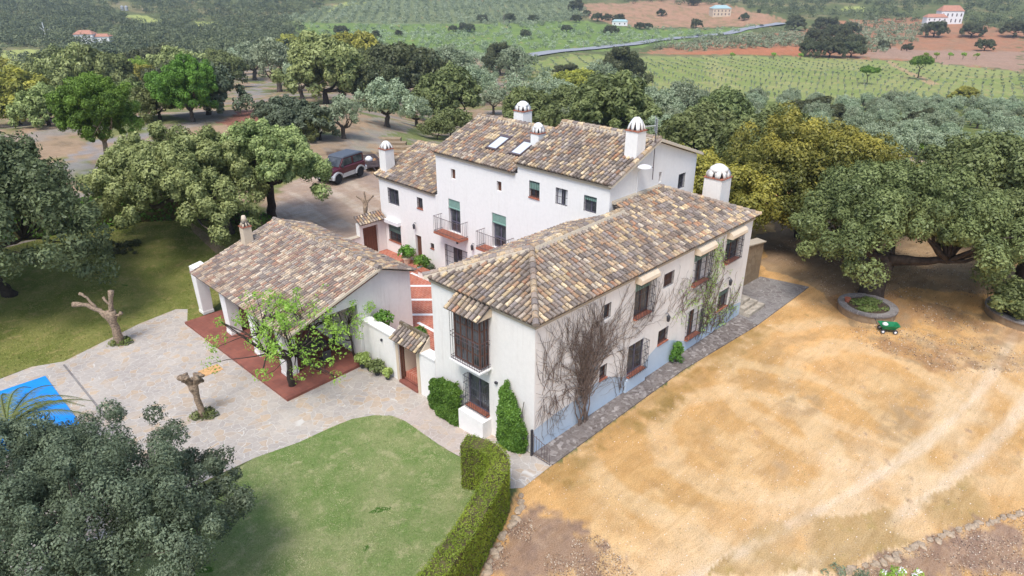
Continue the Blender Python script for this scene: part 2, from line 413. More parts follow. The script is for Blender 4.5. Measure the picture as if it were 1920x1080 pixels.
def window(root, pl, a0, a1, z0, z1, style, label=None):
    """window part with frame, pane, grille, sill ... as sub-parts"""
    mb = MB(); t = .05; d = .09 if 'cage' in style else .14
    fm = M['shutter'] if 'dk' in style else M['wood']
    pl.box(mb, a0, a1, z0, z0+t, d, d+.06); pl.box(mb, a0, a1, z1-t, z1, d, d+.06)
    pl.box(mb, a0, a0+t, z0+t, z1-t, d, d+.06); pl.box(mb, a1-t, a1, z0+t, z1-t, d, d+.06)
    if a1-a0 > .7: pl.box(mb, (a0+a1)/2-.03, (a0+a1)/2+.03, z0+t, z1-t, d, d+.06)
    if 'shut' in style: pl.box(mb, a0+t, a1-t, z0+t, z1-t, d+.01, d+.03)
    wn = mb.build('window', fm, root, label=label)
    mb = MB(); pl.box(mb, a0+t*.5, a1-t*.5, z0+t*.5, z1-t*.5, d+.035, d+.05); mb.build('pane', M['glass'], wn)
    if 'curt' in style:
        mb = MB(); w_ = (a1-a0)*.28
        pl.box(mb, a0+t, a0+t+w_, z0+t, z1-t, d+.02, d+.032); pl.box(mb, a1-t-w_, a1-t, z0+t, z1-t, d+.02, d+.032)
        mb.build('curtain', M['whiteplain'], wn)
    if 'sill' in style:
        mb = MB(); pr = -.17 if 'cage' in style else -.05
        pl.box(mb, a0-.02, a1+.02, z0-.05, z0+.004, pr, d-.003); mb.build('sill', M['terra'], wn)
    if 'gbl' in style:
        mb = MB(); hh = (z1-z0)*(.28 if 'half' not in style else .5); pl.box(mb, a0+.03, a1-.03, z1-hh, z1-.01, .06, .10); mb.build('blind', M['green'], wn)
    if 'bars' in style or 'cage' in style:
        mb = MB(); dd = -.26 if 'cage' in style else .03
        nb = max(3, int((a1-a0)/.12)); r = .011
        for i in range(nb+1):
            a = a0+.02+(a1-a0-.04)*i/nb
            mb.tube([pl.pt(a, z0-(.02 if 'cage' in style else -.02), dd), pl.pt(a, z1-.03, dd)], r, 4)
        nh = 4 if z1-z0 > 1 else 2
        for j in range(nh+1):
            z = z0+.06+(z1-z0-.12)*j/nh
            mb.tube([pl.pt(a0-.01, z, dd), pl.pt(a1+.01, z, dd)], r*1.2, 4)
            if 'cage' in style:
                for a in (a0+.01, a1-.01): mb.tube([pl.pt(a, z, dd), pl.pt(a, z, 0)], r*1.2, 4)
        if 'cage' in style:
            for a in (a0+.01, a1-.01):
                for q in (.09, .17): mb.tube([pl.pt(a, z0, -q), pl.pt(a, z1-.03, -q)], r, 4)
        mb.build('grille', M['iron'], wn)
    if 'awn' in style:
        mb = MB(); A0, A1 = a0-.08, a1+.08; prof = [(0, z1+.02), (-.34, z1+.02), (-.38, z1+.08), (-.36, z1+.22), (-.26, z1+.33), (0, z1+.42)]
        vs = [pl.pt(A0, z, d_) for d_, z in prof]+[pl.pt(A1, z, d_) for d_, z in prof]; n = len(prof)
        mb.add(vs, [tuple(range(n)), tuple(range(2*n-1, n-1, -1))]+[(i, i+n, (i+1) % n+n, (i+1) % n) for i in range(n)])
        mb.build('hood', M['whiteplain'] if 'wh' in style else M['awning'], wn)
    return wn
def lamp(root, pl, a, z, name='wall_lamp'):
    mb = MB(); c = pl.pt(a, z, -.18)
    mb.lathe([(.03, -.2), (.07, -.17), (.09, .05), (.10, .07), (.02, .18)], c, 6)
    mb.tube([pl.pt(a, z+.15, 0), pl.pt(a, z+.24, -.1), pl.pt(a, z+.18, -.18)], .015, 5)
    return mb.build(name, M['iron'], root)
def chimney(root, cx, cy, w, zb, zt, style='arch', mat=None, d=None, hh=.6, rz=0):
    d = d or w; mb = MB(); mat = mat or M['white']
    cr, sr = cos(rz), sin(rz)
    def rot(x, y): return (cx+x*cr-y*sr, cy+x*sr+y*cr)
    def rbox(mb, x0, y0, z0, x1, y1, z1, tx=1.0):
        mx, my = (x0+x1)/2, (y0+y1)/2
        a = [rot(*p) for p in ((x0, y0), (x1, y0), (x1, y1), (x0, y1))]
        b = [rot(mx+(p[0]-mx)*tx, my+(p[1]-my)*tx) for p in ((x0, y0), (x1, y0), (x1, y1), (x0, y1))]
        mb.add([(*p, z0) for p in a]+[(*p, z1) for p in b], [(0, 3, 2, 1), (4, 5, 6, 7), (0, 1, 5, 4), (1, 2, 6, 5), (2, 3, 7, 6), (3, 0, 4, 7)])
    rbox(mb, -w/2, -d/2, zb, w/2, d/2, zt, .97)
    ch = mb.build('chimney', mat, root)
    mb = MB(); rbox(mb, -w/2-.03, -d/2-.03, zt+.002, w/2+.03, d/2+.03, zt+.045); mb.build('brick_band', M['terra'], ch)
    mb = MB(); rbox(mb, -w*.34, -d*.34, zt+.046, w*.34, d*.34, zt+hh*.5); mb.build('flue_shade_core', M['iron'], ch)  # solid dark block standing in for the shade inside the cowl
    # cowl: curved ribs meeting under a dome, gaps between them
    mb = MB(); K = 8
    for k in range(K):
        an = 2*pi*(k+.5)/K if style == 'dome' else 2*pi*k/K
        hw = .315 if style == 'dome' else .27
        vs = []; N = 7
        for i in range(N):
            f = i/(N-1); z = zt+.046+hh*f
            rr = (w*.5)*sqrt(max(0, 1-(f*.93)**2.2)) if style != 'tri' else (w*.5)*(1-.85*f)
            wd = hw*(.62+.9*f)
            for (q, sg) in ((rr, -1), (rr, 1), (rr*.8, 1), (rr*.8, -1)):
                a2 = an+sg*wd; sq = 1.0/max(abs(cos(a2)), abs(sin(a2))) if f < .3 else 1.0+(1.0/max(abs(cos(a2)), abs(sin(a2)))-1)*max(0, 1-(f-.3)*2)
                vs.append((*rot(q*sq*cos(a2), q*sq*sin(a2)), z))
        fs = [(i*4+j, i*4+(j+1) % 4, i*4+4+(j+1) % 4, i*4+4+j) for i in range(N-1) for j in range(4)]+[(3, 2, 1, 0), (N*4-4, N*4-3, N*4-2, N*4-1)]
        mb.add(vs, fs)
    mb.lathe([(w*.48 if style == 'dome' else w*.34, hh*.46), (w*.43 if style == 'dome' else w*.28, hh*.74), (w*.2, hh*.98), (w*.07, hh*1.01)], (*rot(0, 0), zt+.046), 12)
    mb.build('cowl', mat, ch, smooth=True)
    return ch
# ------------------------------------------------------------------ the ground
def inpoly(X, Y, poly):
    r = np.zeros(X.shape, bool); n = len(poly)
    x0, x1 = min(p[0] for p in poly), max(p[0] for p in poly); y0, y1 = min(p[1] for p in poly), max(p[1] for p in poly)
    k = (X > x0) & (X < x1) & (Y > y0) & (Y < y1)
    x = X[k]; y = Y[k]; q = np.zeros(x.shape, bool)
    for i in range(n):
        ax, ay = poly[i][:2]; bx, by = poly[(i+1) % n][:2]
        c = ((ay > y) != (by > y)) & (x < (bx-ax)*(y-ay)/((by-ay) or 1e-9)+ax); q ^= c
    r[k] = q; return r
def region(pix): return [tuple(P(x, y)[:2]) for x, y in pix]
def ground():
    rr = np.concatenate([np.linspace(.5, 10, 12), np.arange(10.3, 62, .2), np.geomspace(62, 3600, 330)])
    aa = np.concatenate([np.linspace(-180, -52, 24)[:-1], np.linspace(-52, 52, 640), np.linspace(52, 180, 24)[1:-1]])
    Rm, Am = np.meshgrid(rr, np.radians(aa), indexing='ij')
    X = CAM[0]+Rm*(np.cos(Am)*HD[0]+np.sin(Am)*RT[0]); Y = CAM[1]+Rm*(np.cos(Am)*HD[1]+np.sin(Am)*RT[1])
    Z = terrain(X, Y)
    nr, na = X.shape
    C = np.zeros((nr, na, 3)); 
    def paint(mask, col, k=1.0):
        k = k*mask.astype(float) if mask.dtype == bool else k*mask
        C[:] = C*(1-k[..., None])+np.array(col)*k[..., None]
    wx = X+(fbm(X/3, Y/3, 1)-.5)*np.clip(Rm*.05, .6, 20); wy = Y+(fbm(X/3, Y/3, 2)-.5)*np.clip(Rm*.05, .6, 20)
    n1 = fbm(X/1.6, Y/1.6, 3, 5); n2 = fbm(X/6, Y/6, 4, 5); n3 = fbm(X/30, Y/30, 6, 4); n0 = fbm(X/.45, Y/.45, 8, 4); n4 = fbm(X/.9, Y/3.2, 31, 4)
    def soft(poly, rad, thr=.5, nz=None):
        m_ = 0
        for i in range(8):
            m_ = m_+inpoly(X+rad*cos(i*.785), Y+rad*sin(i*.785), poly)+inpoly(X+rad*.5*cos(i*.785+.4), Y+rad*.5*sin(i*.785+.4), poly)
        return sm(m_/16.0+((n0 if nz is None else nz)-.5)*1.3, thr-.18, thr+.18)
    # far country: green-grey scrub with dry patches
    paint(np.ones_like(X, bool), (.15, .18, .075)); paint(sm(n3, .5, .7), (.27, .25, .13)); paint(sm(n2, .55, .75), (.10, .14, .05), .6)
    # dry soil with grey gravel and grass behind the house on the left
    back = region([(0, 470), (0, 200), (180, 150), (420, 135), (560, 100), (900, 110), (1000, 150), (1080, 230), (1000, 300), (700, 470)])
    k = inpoly(wx, wy, back)
    paint(k, (.42, .31, .215)); paint(k*sm(n2, .46, .62), (.34, .305, .275)); paint(k*sm(n1, .58, .72), (.27, .205, .14), .7); paint(k*sm(fbm(X/5, Y/5, 44), .56, .66), (.17, .22, .06), .8)
    grav = region([(640, 300), (690, 225), (870, 225), (1010, 245), (960, 290), (780, 262)])
    k = inpoly(wx, wy, grav); paint(k*sm(n1, .35, .6), (.36, .33, .27)); 
    gr2 = region([(720, 262), (800, 235), (860, 240), (800, 290)]); k = inpoly(wx, wy, gr2); paint(k*sm(n1, .3, .6), (.20, .25, .08), .9)
    redsoil = region([(418, 243), (430, 218), (490, 203), (510, 238), (455, 246)]); paint(inpoly(wx, wy, redsoil), (.30, .13, .10), .9)
    for pg in ([(95, 320), (150, 275), (300, 230), (330, 250), (170, 330)], [(430, 190), (470, 160), (500, 150), (500, 175)]):
        k = inpoly(wx, wy, region(pg)); paint(k*sm(n1, .3, .6), (.33, .32, .34), .85)
    park = region([(430, 470), (560, 335), (640, 300), (700, 300), (760, 340), (760, 480), (640, 520)])
    k = soft(park, 1.0, .5, n1); paint(k, (.47, .36, .29)); paint(k*sm(n4, .5, .7), (.60, .50, .42), .8); paint(k*sm(n2, .5, .65), (.38, .30, .26), .7)
    k = inpoly(wx, wy, region([(640, 300), (700, 268), (760, 280), (740, 320), (690, 330)])); paint(k*sm(n1, .3, .7), (.50, .32, .16), .9)
    k = inpoly(wx, wy, region([(600, 290), (640, 283), (700, 285), (690, 300), (630, 304)])); paint(k*sm(n1, .3, .5), (.12, .09, .08), .8)
    # grove on the right, green under the olives
    grove = region([(980, 130), (1020, 142), (1450, 190), (1925, 195), (1925, 440), (1300, 330), (1000, 250)])
    k = inpoly(wx, wy, grove); paint(k, (.17, .215, .065)); paint(k*sm(n2, .55, .68), (.38, .34, .17), .8)
    for pg in ([(1560, 262), (1700, 292), (1925, 352), (1925, 366), (1700, 300), (1560, 268)], [(1250, 210), (1410, 222), (1560, 258), (1555, 268), (1400, 232), (1250, 218)], [(1590, 195), (1640, 186), (1680, 193), (1640, 199)]):
        paint(inpoly(X+(wx-X)*.2, Y+(wy-Y)*.2, region(pg)), (.60, .50, .38), .95)
    # sapling field, red earth, hills
    field = region([(985, 116), (1060, 103), (1500, 106), (1760, 118), (1925, 136), (1925, 203), (1700, 187), (1450, 190), (1300, 180), (1150, 158), (1020, 146)])
    k = inpoly(wx, wy, field); paint(k, (.27, .34, .11)); paint(k*sm(n3, .45, .7), (.34, .38, .15), .8); paint(k*sm(n2, .5, .75), (.42, .39, .18), .6)
    paint(inpoly(wx, wy, region([(1325, 106), (1345, 106), (1390, 182), (1350, 182)])), (.45, .44, .20), .55)
    paint(inpoly(X, Y, region([(1660, 115), (1672, 115), (1760, 158), (1745, 160)])), (.50, .36, .22), .9)
    red = region([(1200, 100), (1270, 83), (1420, 68), (1560, 42), (1700, 32), (1925, 60), (1925, 134), (1760, 117), (1500, 104)])
    k = inpoly(wx, wy, red); paint(k, (.46, .235, .14)); paint(k*sm(n2, .5, .7), (.36, .24, .15), .7)
    paint(inpoly(X, Y, region([(1245, 101), (1420, 88), (1510, 88), (1500, 105)])), (.52, .21, .11), .9)
    paint(inpoly(wx, wy, region([(1640, 88), (1925, 98), (1925, 133), (1700, 112), (1620, 108)])), (.44, .30, .23), .9)
    hill = region([(1090, 6), (1200, 2), (1330, 3), (1480, 42), (1330, 52), (1180, 50), (1095, 30)])
    k = inpoly(wx, wy, hill); paint(k, (.48, .29, .19)); paint(k*sm(n2, .5, .65), (.25, .23, .11), .6)
    for pg in ([(560, 40), (900, 42), (1100, 40), (1180, 52), (1340, 55), (1460, 44), (1250, 84), (990, 106), (760, 100), (560, 70)],):
        k = inpoly(wx, wy, region(pg)); paint(k, (.19, .29, .085)); paint(k*sm(n2, .5, .7), (.26, .36, .10), .8)
    for pg in ([(520, 36), (680, 2), (1060, 2), (1100, 30), (900, 45), (560, 42)],):
        paint(inpoly(wx, wy, region(pg)), (.22, .27, .14))
    for pg in ([(230, 28), (260, 27), (315, 40), (290, 46), (240, 36)], [(350, 42), (400, 41), (420, 48), (370, 52)], [(0, 95), (60, 92), (110, 104), (0, 112)], [(590, 28), (640, 6), (700, 2), (660, 14)], [(1580, 12), (1620, 12), (1625, 17), (1580, 19)], [(55, 2), (95, 2), (100, 5), (60, 6)]):
        paint(inpoly(wx, wy, region(pg)), (.42, .48, .16), .95)
    # sandy yard on the near right
    yard = [(-40, -60), (75, -60), (75, -10), (34, 20), (23, 12), (17.2, 6), (17, -0.9), (-1.9, -1.05), (-6, -2.9), (-12, -5), (-40, -14)]
    k = soft(yard, .25)
    paint(k, (.76, .465, .205))
    paint(k*sm(n2, .46, .62), (.64, .40, .175), .75); paint(k*sm(n1, .54, .68)*sm(n2, .35, .55), (.82, .57, .31), .7)
    # turning circles worn by wheels, pale between browner rings
    for (c, r0) in ((P(1640, 735), 0), (P(1400, 830), 3)):
        d = np.hypot((X-c[0]), (Y-c[1])*1.0)+(n2-.5)*2.2
        rg = .5+.5*np.sin(d*2.1+(n1-.5)*3); q = k*np.exp(-((d-5.0)/3.6)**2)
        paint(q*sm(rg, .6, .9), (.82, .60, .36), .7); paint(q*sm(1-rg, .7, .95)*sm(n1, .35, .6), (.55, .35, .165), .7)
    tr = sm(np.abs((Y+9.5+.12*(X-5))+1.6*np.sin(X/9)), 3.6, .6)*k; paint(tr*sm(n1, .25, .6), (.84, .64, .42), .7)
    tr2 = sm(np.abs(np.abs(Y+9.5+.12*(X-5)+1.6*np.sin(X/9))-.85)+(n1-.5)*.5, .35, .05)*k; paint(tr2, (.86, .72, .56), .55)
    edge = sm(np.abs(Y+1.6+(n1-.5)*1.6), 1.2, .1)*k*(X > -1)*(X < 17); paint(edge*sm(n0, .25, .6), (.44, .28, .11), .8)
    paint(edge*sm(n0*n1, .26, .44), (.26, .19, .06), .6)
    gr = inpoly(wx, wy, region([(1330, 1080), (1420, 990), (1600, 960), (1780, 900), (1925, 850), (1925, 960), (1700, 1010), (1590, 1080)]))
    paint(gr*sm(n1, .35, .6), (.50, .34, .15), .8); paint(gr*sm(n0*n1, .34, .5), (.36, .28, .09), .5)
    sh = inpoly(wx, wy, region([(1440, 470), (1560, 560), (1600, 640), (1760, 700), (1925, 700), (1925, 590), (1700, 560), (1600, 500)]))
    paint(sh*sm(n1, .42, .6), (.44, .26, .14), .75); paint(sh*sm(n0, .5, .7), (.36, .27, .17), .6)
    for (a, b, s_) in ((1720, 760, 2.2), (1500, 760, 1.7), (1690, 800, 1.6), (1450, 880, 1.2)):
        c = P(a, b); d = np.hypot(X-c[0], (Y-c[1])*1.7)+(n1-.5)*2; paint(k*sm(d, s_, s_*.4)*sm(n0, .35, .6), (.50, .35, .20), .8)
    litter = region([(905, 1085), (940, 1000), (985, 950), (1080, 975), (1110, 1010), (1180, 1085)])
    lit2 = region([(1560, 1085), (1760, 1010), (1925, 960), (1925, 1085)])
    kk = np.maximum(soft(litter, .7), soft(lit2, .7))
    paint(kk, (.42, .285, .20)); paint(kk*sm(n0, .5, .7), (.29, .20, .155), .8); paint(kk*sm(fbm(X/.3, Y/.3, 71), .6, .75), (.48, .34, .24), .7)
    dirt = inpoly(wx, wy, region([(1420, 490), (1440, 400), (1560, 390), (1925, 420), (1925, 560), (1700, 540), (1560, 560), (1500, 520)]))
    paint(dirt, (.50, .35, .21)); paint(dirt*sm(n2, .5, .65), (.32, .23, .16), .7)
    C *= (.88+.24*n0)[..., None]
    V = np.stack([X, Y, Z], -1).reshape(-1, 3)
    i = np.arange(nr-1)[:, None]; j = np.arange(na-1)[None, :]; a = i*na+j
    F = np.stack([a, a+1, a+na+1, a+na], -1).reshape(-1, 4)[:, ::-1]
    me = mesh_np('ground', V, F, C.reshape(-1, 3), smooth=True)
    m = NT('earth_and_grass'); at = m.attr(); mp_ = m.n('ShaderNodeMapping'); m.l(m.co.outputs['Object'], mp_.inputs[0]); mp_.inputs['Rotation'].default_value = (0, 0, .25); mp_.inputs['Scale'].default_value = (.35, 1.6, 1)
    f = m.noise(2.5, 8, .75); g = m.noise(22, 5, .7); b = m.noise(.11, 6, .7)
    c = m.mix(m.ramp(g, .38, .58), m.mix(1.0, at, (.70, .66, .61), 'MULTIPLY'), at); c = m.mix(m.math('MULTIPLY', m.ramp(m.noise(60, 3, .6), .60, .68), .6), c, m.mix(1.0, c, (.5, .45, .4), 'MULTIPLY')); c = m.mix(m.math('MULTIPLY', m.ramp(m.noise(38, 3, .6), .64, .70), .5), c, (.72, .62, .50))
    c = m.mix(m.ramp(f, .4, .7), c, m.mix(1.0, c, (1.14, 1.1, 1.04), 'MULTIPLY'))
    c = m.mix(m.ramp(b, .4, .65), c, m.mix(1.0, c, (.86, .88, .86), 'MULTIPLY'))
    c = m.mix(m.ramp(m.noise(1.3, 8, .7, 1.2, mp_.outputs[0]), .42, .62), c, m.mix(1.0, c, (.88, .84, .78), 'MULTIPLY'))
    me.materials.append(m.bsdf(c, .97, m.math('ADD', f, g), .6, .04, spec=.08))
    o = bpy.data.objects.new('ground', me); COL.objects.link(o); o['kind'] = 'structure'
ground()
def sheet(name, pts, z, mat, kind='structure', thick=0.0, step=None):
    """flat paving polygon; with thick > 0 it has an edge"""
    mb = MB()
    if thick: mb.prism(pts, z-thick, z)
    else: mb.poly([(p[0], p[1], z) for p in pts])
    return mb.build(name, mat, kind=kind)
def drape(name, pts, dz, mat, cell=.4, edge=.0):
    """a sheet that follows the ground a few millimetres above it"""
    x0, x1 = min(p[0] for p in pts), max(p[0] for p in pts); y0, y1 = min(p[1] for p in pts), max(p[1] for p in pts)
    import bmesh
    bm = bmesh.new(); vs = [bm.verts.new((p[0], p[1], 0)) for p in pts]; bm.faces.new(vs)
    for ax, lo, hi in ((0, x0, x1), (1, y0, y1)):
        v = lo+cell
        while v < hi:
            co = (v, 0, 0) if ax == 0 else (0, v, 0); no = (1, 0, 0) if ax == 0 else (0, 1, 0)
            bmesh.ops.bisect_plane(bm, geom=bm.verts[:]+bm.edges[:]+bm.faces[:], plane_co=co, plane_no=no); v += cell
    bmesh.ops.triangulate(bm, faces=bm.faces[:])
    co = np.array([v.co[:] for v in bm.verts]); z = terrain(co[:, 0], co[:, 1])+dz
    for v, q in zip(bm.verts, z): v.co.z = q
    bmesh.ops.recalc_face_normals(bm, faces=bm.faces[:])
    if sum(f.normal.z for f in bm.faces) < 0: bmesh.ops.reverse_faces(bm, faces=bm.faces[:])
    me = bpy.data.meshes.new(name); bm.to_mesh(me); bm.free(); me.materials.append(mat)
    o = bpy.data.objects.new(name, me); COL.objects.link(o); o['kind'] = 'structure'; return o
def lawnmat(name, c1, c2, c3):
    m = NT(name); f = m.noise(.55, 5, .65); g = m.noise(30, 5, .75); h = m.noise(1.7, 5, .7)
    c = m.mix(m.ramp(f, .38, .62), c1, c2); c = m.mix(m.math('MULTIPLY', m.ramp(h, .52, .68), .75), c, c3)
    c = m.mix(m.ramp(m.noise(.8, 2, .5, .4), .70, .74), c, (.08, .17, .03))
    c = m.mix(m.ramp(g, .35, .65), m.mix(1.0, c, (.6, .62, .55), 'MULTIPLY'), m.mix(1.0, c, (1.2, 1.18, 1.15), 'MULTIPLY'))
    return m.bsdf(c, .95, g, .9, .05, spec=.08)
M['lawn'] = lawnmat('front_lawn', (.18, .27, .08), (.32, .35, .16), (.48, .45, .26))
M['lawn2'] = lawnmat('back_lawn_turf', (.18, .21, .05), (.28, .28, .09), (.42, .34, .15))  # the back lawn's own yellower green
G0 = -.5
def g2(px, py, z=G0): return tuple(PZ(px, py, z)[:2])
# patio, path, lawns
patio = [g2(*p) for p in [(60, 688), (120, 678), (262, 607), (330, 580), (352, 580)]]+[(-4.9, 22.1), (-.4, 22.1), (-.4, 11.4), (0, 11.4), (0, 1.0)]
curve = [g2(*p) for p in [(900, 880), (800, 818), (760, 790), (735, 780), (700, 779), (660, 786), (620, 802), (560, 830), (475, 860)]]
patio += [(-.15, .4), (-1.9, .7)]+curve+[(-10.8, 8.5), (-13, 8), (-20, 8), (-20, 22)]
drape('flagstone_patio', patio, .012, M['flag'], .8)
pathp = [(0, 6.5), (0, .55), (-1.95, .8)]+curve[1:4]+[(-1.9, 6.5)]
drape('stone_path', pathp, .018, M['flagpink'], .8)
drape('corner_paving', [(-.05, .5), (-.05, -.0), (0, 0), (0, -1.0), (-1.75, -1.08), (-2.3, -.6), (-1.95, .75)], .02, M['flag'], .6)
lawn = [(-1.98, .85)]+curve[1:]+[(-10.6, 7.8), (-13, 7.6), (-22, 7.6), (-22, -9), (-12, -5.0), (-7.0, -2.9), (-4.2, -2.0), (-3.0, -1.2)]
drape('front_lawn', lawn, .016, M['lawn'], .6)
back = [(-22, 22.2)]+[g2(*p) for p in [(60, 688), (120, 678), (262, 607), (330, 580), (352, 580)]]+[(-4.9, 22.1), (-3, 23.0), (1.5, 27), (3.6, 33), (-.4, 37.6), (-6.5, 39), (-22, 37)]
drape('back_lawn', back, .014, M['lawn2'], .8)
# walkway along the long facade and stone yard at its end
sheet('walkway', [(0, -1.02), (9.8, -.92), (16.6, -1.35), (16.9, .02), (0, .02)], .06, M['flaggrey2'], thick=.1)
sheet('stone_yard', [(16.62, -1.35), (23.5, -1.3), (22.9, 1.55), (20.6, 1.75), (17.15, 1.75), (17.1, .02), (16.92, .02)], .064, M['flaggrey'], thick=.1)
sheet('courtyard_floor', [(.2, 6.15), (9.15, 6.15), (9.15, 22.4), (3.1, 22.4), (3.1, 11.6), (.2, 11.6)], .05, M['court'], thick=.6)
mb = MB()
for (p, q) in (((803, 536), None), ((803, 562), None), ((803, 590), None)):
    c = PZ(*p, .05); mb.poly([(c[0]+a-b, c[1]-a-b, .058) for a, b in ((-1.6, -.09), (-1.6, .09), (1.9, .09), (1.9, -.09))][::-1])
for (p, q) in (((776, 514), (807, 526)), ((790, 608), (812, 620))):
    a = PZ(*p, .05); b = PZ(*q, .05); mb.poly([(a[0]-.1, a[1]+.3, .054), (a[0]+.1, a[1]+.3, .054), (b[0]+.1, b[1]-.8, .054), (b[0]-.1, b[1]-.8, .054)][::-1])
mb.build('courtyard_stripes', M['whiteplain'], kind='structure')
# pavilion terrace
TZ = -.35
mb = MB(); mb.prism([(-4.75, 11.1), (-.35, 11.3), (-.35, 11.75), (3.0, 11.75), (3.0, 22.2), (-4.95, 22.25)], -.52, TZ)
mb.build('tiled_terrace', M['terrace'], kind='structure')
# pool with its blue cover
mb = MB(); pc = [g2(82, 700), g2(112, 735), g2(135, 772)]
x1 = -12.0; mb.prism([(x1, 21.6), (x1, 16.0), (-18, 16.0), (-18, 21.6)][::-1], G0-.1, G0+.05); po = mb.build('pool_cover', M['pool']); tag(po, 'bright blue cover lying over the swimming pool beside the palm', 'pool cover')
mb = MB(); mb.box(-11.09, 9.0, G0-.1, -10.99, 22.2, G0+.018); mb.build('paving_joint', M['flaggrey'], kind='structure')
mb = MB(); c = PZ(395, 695, G0); mb.prism([(c[0]-.5, c[1]-.35), (c[0]+.5, c[1]-.35), (c[0]+.5, c[1]+.35), (c[0]-.5, c[1]+.35)], G0-.05, G0+.03)
tag(mb.build('hatch_cover', simple('orange_hatch', (.62, .36, .16), .7)), 'square orange hatch cover set in the stone patio', 'hatch')
# road across the valley
def strip(name, pix, wd, mat, dz=.25, kind='structure'):
    pts = [P(*p) for p in pix]; fine = []
    for i in range(len(pts)-1):
        for k in range(8): fine.append(pts[i]+(pts[i+1]-pts[i])*k/8)
    fine.append(pts[-1]); mb = MB(); L_ = []; R_ = []
    for i, p in enumerate(fine):
        t = fine[min(i+1, len(fine)-1)]-fine[max(i-1, 0)]; t = t/np.hypot(t[0], t[1]); n = np.array([-t[1], t[0]])
        for s_, lst in ((1, L_), (-1, R_)):
            x, y = p[0]+n[0]*wd/2*s_, p[1]+n[1]*wd/2*s_; lst.append((x, y, float(terrain(x, y))+dz))
    zc = [max(a[2], b[2]) for a, b in zip(L_, R_)]
    for i in range(len(fine)-1):
        mb.quad((*R_[i][:2], zc[i]), (*R_[i+1][:2], zc[i+1]), (*L_[i+1][:2], zc[i+1]), (*L_[i][:2], zc[i]))
    return mb.build(name, mat, kind=kind)
M['asphalt'] = simple('pale_asphalt', (.30, .31, .33), .85, .1, 2)
strip('road', [(960, 109), (1000, 104), (1100, 93), (1200, 82), (1300, 71), (1400, 55), (1465, 45)], 11, M['asphalt'], .6)
# ------------------------------------------------------------------ long wing
X_ = Plane('x', 0); Y_ = Plane('y', 0)
wing = empty('farmhouse_wing', (0, 0, 0), 'long two storey white wing with hipped tile roof, caged windows and a blue plinth', 'building')
WR = [(4.17, 4.68, 4.45, 5.18, 'bars'), (6.38, 7.6, 3.73, 5.45, 'cage awn sill gbl'), (8.63, 9.52, 4.4, 5.14, 'shut bars'), (11.22, 12.62, 3.73, 5.38, 'cage awn sill gbl curt'),
      (14.33, 15.72, 3.98, 5.35, 'cage awn sill gbl'), (4.14, 4.67, 1.55, 2.24, 'sill bars'), (6.21, 7.5, .83, 2.38, 'cage sill dk'), (8.63, 9.51, 1.47, 2.22, 'sill bars'), (11.18, 12.45, .76, 2.3, 'cage sill curt'), (14.26, 15.36, 1.24, 2.33, 'sill bars gbl')]
WL = [(2.52, 4.06, 3.06, 5.35, 'bay'), (2.52, 3.86, .62, 2.2, 'cage sill dk')]
ZE = 5.86
mb = MB()
wall(mb, Y_, 0, 17.05, -.2, ZE, WR); wall(mb, X_, 0, 6.0, -.9, ZE, WL)
mb.quad((17.05, 0, -.2), (17.05, 3.7, -.2), (17.05, 3.7, ZE), (17.05, 0, ZE)); mb.quad((0, 6.0, -.9), (9.2, 6.0, -.9), (9.2, 6.0, ZE), (0, 6.0, ZE))
mb.poly([(0, 0, ZE), (17.05, 0, ZE), (17.05, 3.7, ZE), (9.3, 3.7, ZE), (9.2, 6, ZE), (0, 6, ZE)])
mb.build('wall', [M['white2']], wing)
mb = MB(); Y_.box(mb, 0.6, 16.8, 0, 5.6, .45, .5); X_.box(mb, 0.6, 5.4, 0, 5.6, .45, .5); mb.build('interior', M['soilm'], wing)
for h in WR: window(wing, Y_, h[0], h[1], h[2], h[3], h[4])
window(wing, X_, *WL[1][:4], WL[1][4])
# blue plinth painted on the foot of the long facade
pp = [(0, 1.15), (1.24, 1.3), (3.31, 1.38), (3.58, 1.56), (4.71, 1.5), (5.96, .92), (7.54, .72), (7.91, 1.18), (8.63, 1.44), (9.56, 1.39), (11.13, .72), (12.6, .66), (12.66, .93), (14.15, 1.05), (16.2, .95), (16.9, .86), (17.05, .82)]
mb = MB()
for (a, b) in zip(pp[:-1], pp[1:]): mb.quad((a[0], -.006, 0), (b[0], -.006, 0), (b[0], -.006, b[1]), (a[0], -.006, a[1]))
mb.build('plinth', M['blue'], wing)
# buttress blocks under two windows
mb = MB(); mb.box(6.05, -.12, 0, 7.62, -.008, .72); mb.build('window_base', M['blue'], wing)
mb = MB(); mb.box(-.5, 2.42, -.75, -.002, 3.95, .5); mb.build('window_base', M['white'], wing)
# bay window cage with tiled hood on the front
bay = MB(); d = -.48
for a in (2.56, 2.95, 3.3, 3.65, 4.0): X_.box(bay, a-.035, a+.035, 3.08, 5.34, d, d+.06)
for z in (3.1, 3.65, 4.2, 4.75, 5.3): X_.box(bay, 2.56, 4.0, z-.03, z+.03, d+.005, d+.055)
bw = bay.build('bay_window', M['wood'], wing)
mb = MB(); X_.box(mb, 2.57, 3.99, 3.06, 5.34, d+.02, d+.04); X_.box(mb, 2.53, 2.55, 3.06, 5.34, d+.03, 0); X_.box(mb, 4.01, 4.03, 3.06, 5.34, d+.03, 0); mb.build('pane', M['glass'], bw)
for a in (2.50, 4.035):
    mb = MB()
    for dd in (d+.002, d+.23, -.06): X_.box(mb, a, a+.03, 3.06, 5.34, dd, dd+.055)
    for z in (3.1, 3.65, 4.2, 4.75, 5.28): X_.box(mb, a+.003, a+.027, z-.025, z+.025, d+.06, -.065)
    mb.build('side_frame', M['wood'], bw)
mb = MB(); D = -.62; A0, A1, Z0, Z1 = 2.42, 4.14, 3.02, 5.36
